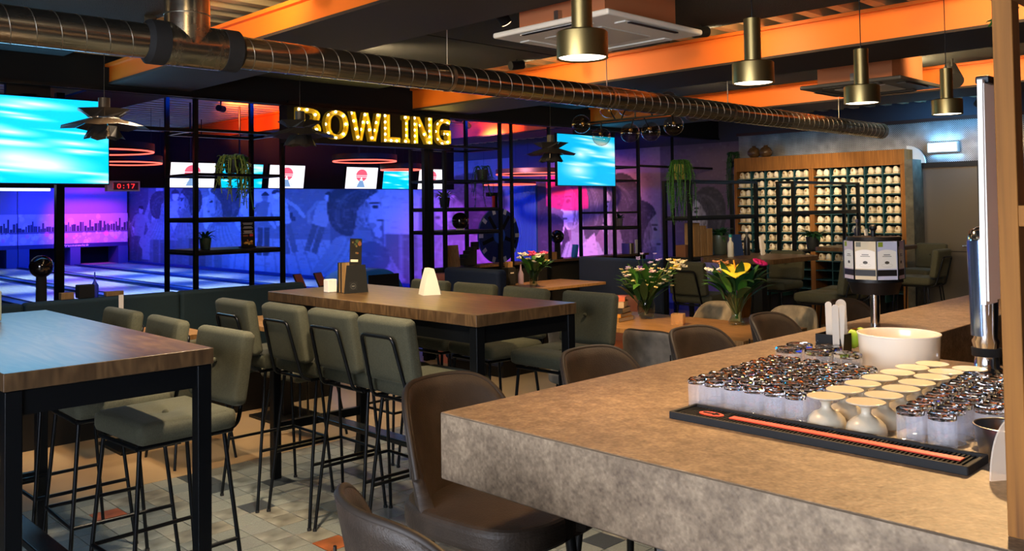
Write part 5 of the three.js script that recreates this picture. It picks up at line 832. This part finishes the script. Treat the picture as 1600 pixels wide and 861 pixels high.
const glThin = phy({ color: 0xf6f9ff, transmission: 0.82, roughness: 0.04, thickness: 0, ior: 1.5 }); glThin.flatShading = true;
function glassKind(r0, r1, h, n) {                  // rim down: thin faceted wall, thick solid base on top
  let wall = new THREE.LatheGeometry([[r0, 0], [(r0 + r1) / 2, h * .45], [r1, h - .013]].map(p => new THREE.Vector2(...p)), n * 2); { const p = wall.attributes.position, m = p.count / 3; for (let i = 0; i < p.count; i++) { const k = Math.floor(i / 3) % 2 ? .94 : 1; p.setXYZ(i, p.getX(i) * k, p.getY(i), p.getZ(i) * k); } } wall = wall.toNonIndexed(); wall.computeVertexNormals();
  const base = new THREE.LatheGeometry([[.0004, h - .0128], [r1 * .6, h - .0115], [r1 * .97, h - .0126], [r1, h - .004], [r1 - .004, h], [r1 * .6, h - .0006], [r1 * .3, h - .0022], [.0004, h - .0028]].map(p => new THREE.Vector2(...p)), n).toNonIndexed(); base.computeVertexNormals();
  const rim = new THREE.TorusGeometry(r0, .0011, 5, n * 2).rotateX(Math.PI / 2).translate(0, .0012, 0);
  return { wall: boxUV(wall), base: boxUV(base), rim: rim };
}
function glassAt(name, label, kind, group, X, V) { const t = thing(name, label, 'glass', [X, TOP, V], rr(0, 1), group); mesh('wall', kind.wall, glThin, t); mesh('thick_base', kind.base, gl, t); mesh('rim', kind.rim, gl, t); return t; }
const smallG = glassKind(.0215, .0225, .066, 12), bigG = glassKind(.026, .0265, .07, 12), cryG = glassKind(.034, .037, .078, 9);
// left field of small glasses, upside down
for (let i = 0; i < 9; i++) for (let j = 0; j < 6; j++) {
  const X = 1.765 + i * .0495 + rr(-.002, .002), V = 1.193 - j * .05 + i * .002 + rr(-.002, .002);
  glassAt('small_glass', 'small clear upside-down glass, ' + ORD[i] + ' row behind the mat, ' + ORD[j] + ' from the left', smallG, 'small glasses upside down on the bar', X, V);
}
// right block of wider glasses
for (let i = 0; i < 9; i++) for (let j = 0; j < 3; j++) { if (j === 2 && i < 2) continue; const X = 1.768 + i * .0575 + rr(-.002, .002), V = .7 - j * .057 + i * .004 + rr(-.002, .002); glassAt('drinking_glass', 'wide clear upside-down glass near the post, ' + ORD[i] + ' row, ' + ORD[j] + ' from the coupes', bigG, 'drinking glasses upside down by the wooden post', X, V); }
// crystal tumblers at the back
[[2.245, 1.215], [2.255, 1.135], [2.265, 1.058], [2.325, 1.225], [2.335, 1.145], [2.345, 1.068]].forEach(([X, V], i) => { if (i === 5) return; glassAt('crystal_tumbler', 'cut crystal tumbler, ' + (i < 3 ? 'front' : 'back') + ' row, ' + ['leftmost', 'second from left', 'third from left'][i % 3], cryG, 'crystal tumblers behind the small glasses', X, V); });
// white footed coupes upside down
{
  const cm = phy({ color: 0xcfc6b0, roughness: .3, transmission: .1, thickness: 0 });
  const coupe = lathe([[.0405, 0], [.0405, .008], [.037, .02], [.027, .03], [.015, .0355], [.0095, .041], [.01, .05], [.017, .058], [.034, .0615], [.039, .063], [.039, .065], [.037, .066], [.001, .0662]], 36);
  const spots = []; for (let i = 0; i < 6; i++) spots.push([1.782 + i * .09, .882 - (i > 3 ? .004 : 0)], [1.786 + i * .088, .797]); spots.push([2.312, .86], [2.3, .768]);
  spots.forEach(([X, V], q) => { const o = single('coupe_bowl', q < 12 ? 'white upside-down footed coupe, ' + (q % 2 ? 'right' : 'left') + ' file, ' + ORD[q >> 1] + ' from the mat' : 'white upside-down footed coupe beside the bucket, ' + (q === 12 ? 'nearer the bucket' : 'nearer the tap'), 'bowl', coupe, cm, 'footed coupes on the bar'); o.position.set(X + rr(-.002, .002), TOP, -V); });
}
{ const t = thing('ice_bucket', 'large off-white round bucket at the back of the glasses', 'bucket', [2.455, TOP, 1.0]); mesh('bucket', lathe([[.001, .01], [.095, .004], [.098, 0], [.105, .108], [.1075, .111], [.1075, .115], [.104, .115], [.102, .108], [.094, .014], [.001, .014]], 48), M.cream, t); }
{ const t = thing('steel_bowl', 'brushed steel bowl right of the glasses, against the wooden post', 'bowl', [1.795, TOP, .537]); mesh('bowl', lathe([[.001, .006], [.043, .003], [.047, 0], [.055, .055], [.058, .057], [.056, .059], [.053, .055], [.043, .008], [.001, .01]], 40), std({ color: 0xaab0b8, metalness: 1, roughness: .28 }), t); }
{ // sticks and lime in a tumbler
  const t = thing('stick_glass', 'black square cup holding wooden stirring sticks', 'cup', [2.43, TOP, 1.175]); mesh('cup', [box(.07, .1, .004, 0, .05, -.035), box(.07, .1, .004, 0, .05, .035), box(.004, .1, .07, -.035, .05, 0), box(.004, .1, .07, .035, .05, 0), box(.07, .004, .07, 0, .002, 0)], M.black, t);
  [[-.025, .02, .22, .1], [-.015, .022, .2, .16], [.0, -.01, .16, .06], [.02, .02, -.04, -.05]].forEach(([x, z, lx, lz], i) => { const s = new THREE.Shape(), w = i === 3 ? .0145 : .009, L = .19; s.moveTo(-w, 0); s.lineTo(w, 0); s.lineTo(w, L - w); s.absarc(0, L - w, w, 0, Math.PI); s.lineTo(-w, 0); const g = new THREE.ExtrudeGeometry(s, { depth: .002, bevelEnabled: false }); g.rotateY(-.9); g.rotateZ(lx); g.rotateX(lz); const o = single('stir_stick', ['outer left', 'second left', 'middle', 'wide right'][i] + ' pale wooden stirring stick standing in the black cup', 'stick', boxUV(g).translate(2.43 + x, TOP + .006, -1.175 + z), M.offwhite, 'stirring sticks in the cup'); });
  const l = thing('garnish_cup', 'clear cup of lime wedges and herbs beside the bucket', 'garnish', [2.53, TOP, 1.165]); mesh('cup', tumbler(.03, .036, .07, .003, 20), gl, l); for (let i = 0; i < 8; i++) mesh(i % 3 ? 'herb_leaf' : 'lime_wedge', i % 3 ? blade(.06, .035, .7, 4).rotateY(i * .9).translate(0, .05, 0) : new THREE.SphereGeometry(.028, 14, 8, 0, 1.8).rotateY(i).translate(.01 * (i - 3), .078, .01), i % 3 ? M.leaf : std({ color: i % 2 ? 0xd88a2a : 0x9ac83a, roughness: .5 }), l);
}
{ // rotating tea dispenser
  const t = thing('tea_dispenser', 'rotating tea box carousel with printed panels on a chrome pole', 'dispenser', [3.28, TOP, 1.42], .1);
  mesh('base', [cyl(.1, .1, .012, 0, 0, 0, 40)], M.tableWood, t); mesh('pole', cyl(.017, .017, .15, 0, .01, 0, 24), M.chrome, t); mesh('tray', [cyl(.085, .1, .045, 0, .135, 0, 8), cyl(.104, .104, .012, 0, .18, 0, 8)], M.black, t);
  const tones = ['#d9c8d8', '#d8b088', '#cdbd98', '#c8d0b8', '#d8b088', '#d0c0c0', '#cdbd98', '#c8c8d8'];
  for (let i = 0; i < 8; i++) { const tx = tex(128, 224, (c, W, H) => { c.fillStyle = tones[i]; c.fillRect(0, 0, W, H); c.fillStyle = '#efe9da'; c.beginPath(); c.moveTo(6, 60); c.quadraticCurveTo(64, 36, 122, 60); c.lineTo(122, 160); c.lineTo(6, 160); c.fill(); c.fillStyle = i % 2 ? '#8a9a2a' : '#6a6a5a'; c.fillRect(10, 4, 30, 28); c.fillStyle = '#4a4438'; c.fillRect(44, 76, 40, 4); c.fillRect(36, 86, 56, 3); c.beginPath(); c.ellipse(64, 124, 14, 9, 0, 0, 7); c.fill(); c.strokeStyle = '#b8b09c'; c.beginPath(); c.ellipse(64, 140, 34, 10, 0, 0, 7); c.stroke(); c.fillStyle = '#1a1714'; c.fillRect(4, 166, 120, 36); c.fillStyle = tones[i]; c.fillRect(0, 202, W, 22); });
    const a = i / 8 * 6.2832; mesh('tea_panel', new THREE.BoxGeometry(.078, .14, .004).translate(0, .262, .095).rotateY(a), std({ map: tx, roughness: .45 }), t); mesh('divider', box(.003, .145, .02, .041, .262, .09).rotateY(a), M.black, t); }
  mesh('lid', cyl(.103, .1, .012, 0, .335, 0, 8), M.black, t); mesh('knob', [cyl(.008, .008, .03, 0, .345, 0, 12), sph(.014, 0, .38, 0, 14, 10)], M.black, t); mesh('core', cyl(.088, .088, .14, 0, .193, 0, 8), M.black, t);
}
{ // beer tap column
  const t = thing('beer_tap', 'tall chrome beer tap column beside the wooden post', 'tap', [2.62, TOP, .83]); mesh('column', lathe([[.045, 0], [.045, .012], [.032, .02], [.03, .06], [.036, .09], [.03, .1], [.036, .28], [.04, .36], [.034, .392], [.015, .402], [.001, .404]], 32), M.chrome, t); mesh('ring', cyl(.037, .037, .022, 0, .05, 0, 24), M.blackMatt, t); mesh('blue_band', new THREE.CylinderGeometry(.041, .037, .26, 32, 1, true, 3.6, 1.2).translate(0, .235, 0), std({ color: 0x7f9ac4, metalness: .9, roughness: .2 }), t);
  const u = thing('beer_tap', 'slim chrome tap column directly behind the wooden post', 'tap', [2.6, TOP, .735]); mesh('column', cyl(.016, .016, .36, 0, 0, 0, 20), M.chrome, u); mesh('spout', tube([V3(0, .2, 0), V3(-.05, .21, 0), V3(-.07, .15, 0)], .009, 8, 14), M.chrome, u); mesh('base', cyl(.03, .025, .05, 0, 0, 0, 20), M.black, u);
}
{ // wooden shelf unit on the counter at the right edge
  const t = thing('counter_shelf', 'oak shelf unit standing on the counter at the right edge', 'shelf', [1.385, TOP, .4]);
  mesh('upright', rbx(.034, 1.65, .0265, 0, .825, 0, .002, 1), M.oak, t); mesh('upright', rbx(.03, 1.65, .03, .32, .825, .0, .002, 1), M.oak, t); mesh('upright', rbx(.034, 1.65, .03, 0, .825, .62, .002, 1), M.oak, t); mesh('upright', rbx(.03, 1.65, .03, .32, .825, .62, .002, 1), M.oak, t);
  for (const y of [.45, .77, 1.1]) mesh('shelf', rbx(.35, .03, .6, .16, y, .31, .002, 1), M.oak, t);
  const p = thing('paper_sheet', 'white sheaf of menu papers hanging beside the oak upright', 'paper', [1.395, 1.42, .436], 0); mesh('sheet', box(.05, .325, .007, 0, .165, 0).rotateX(.012), M.paper, p); mesh('sheet', box(.05, .315, .003, .004, .165, .005).rotateX(.006), M.paper, p); mesh('clip', rbx(.03, .012, .02, .0, .328, .004, .003, 1), M.steelBlack, p);
  single('acrylic_stand', 'frosted curved acrylic stand at the foot of the oak upright', 'stand', (() => { const s = new THREE.Shape(); s.moveTo(0, 0); s.lineTo(.035, 0); s.lineTo(.035, .1); s.quadraticCurveTo(.004, .08, 0, 0); return new THREE.ExtrudeGeometry(s, { depth: .004, bevelEnabled: false }).rotateY(-.6).translate(1.62, TOP, -.515); })(), phy({ color: 0xf4efe6, roughness: .4, transmission: .6, thickness: 0 }));
}
scene.traverse(o => { if (o.isMesh) { o.castShadow = true; o.receiveShadow = true; } if (o.isLight && o.castShadow !== undefined && !o.isRectAreaLight) o.castShadow = true; });
renderer.render(scene, camera);
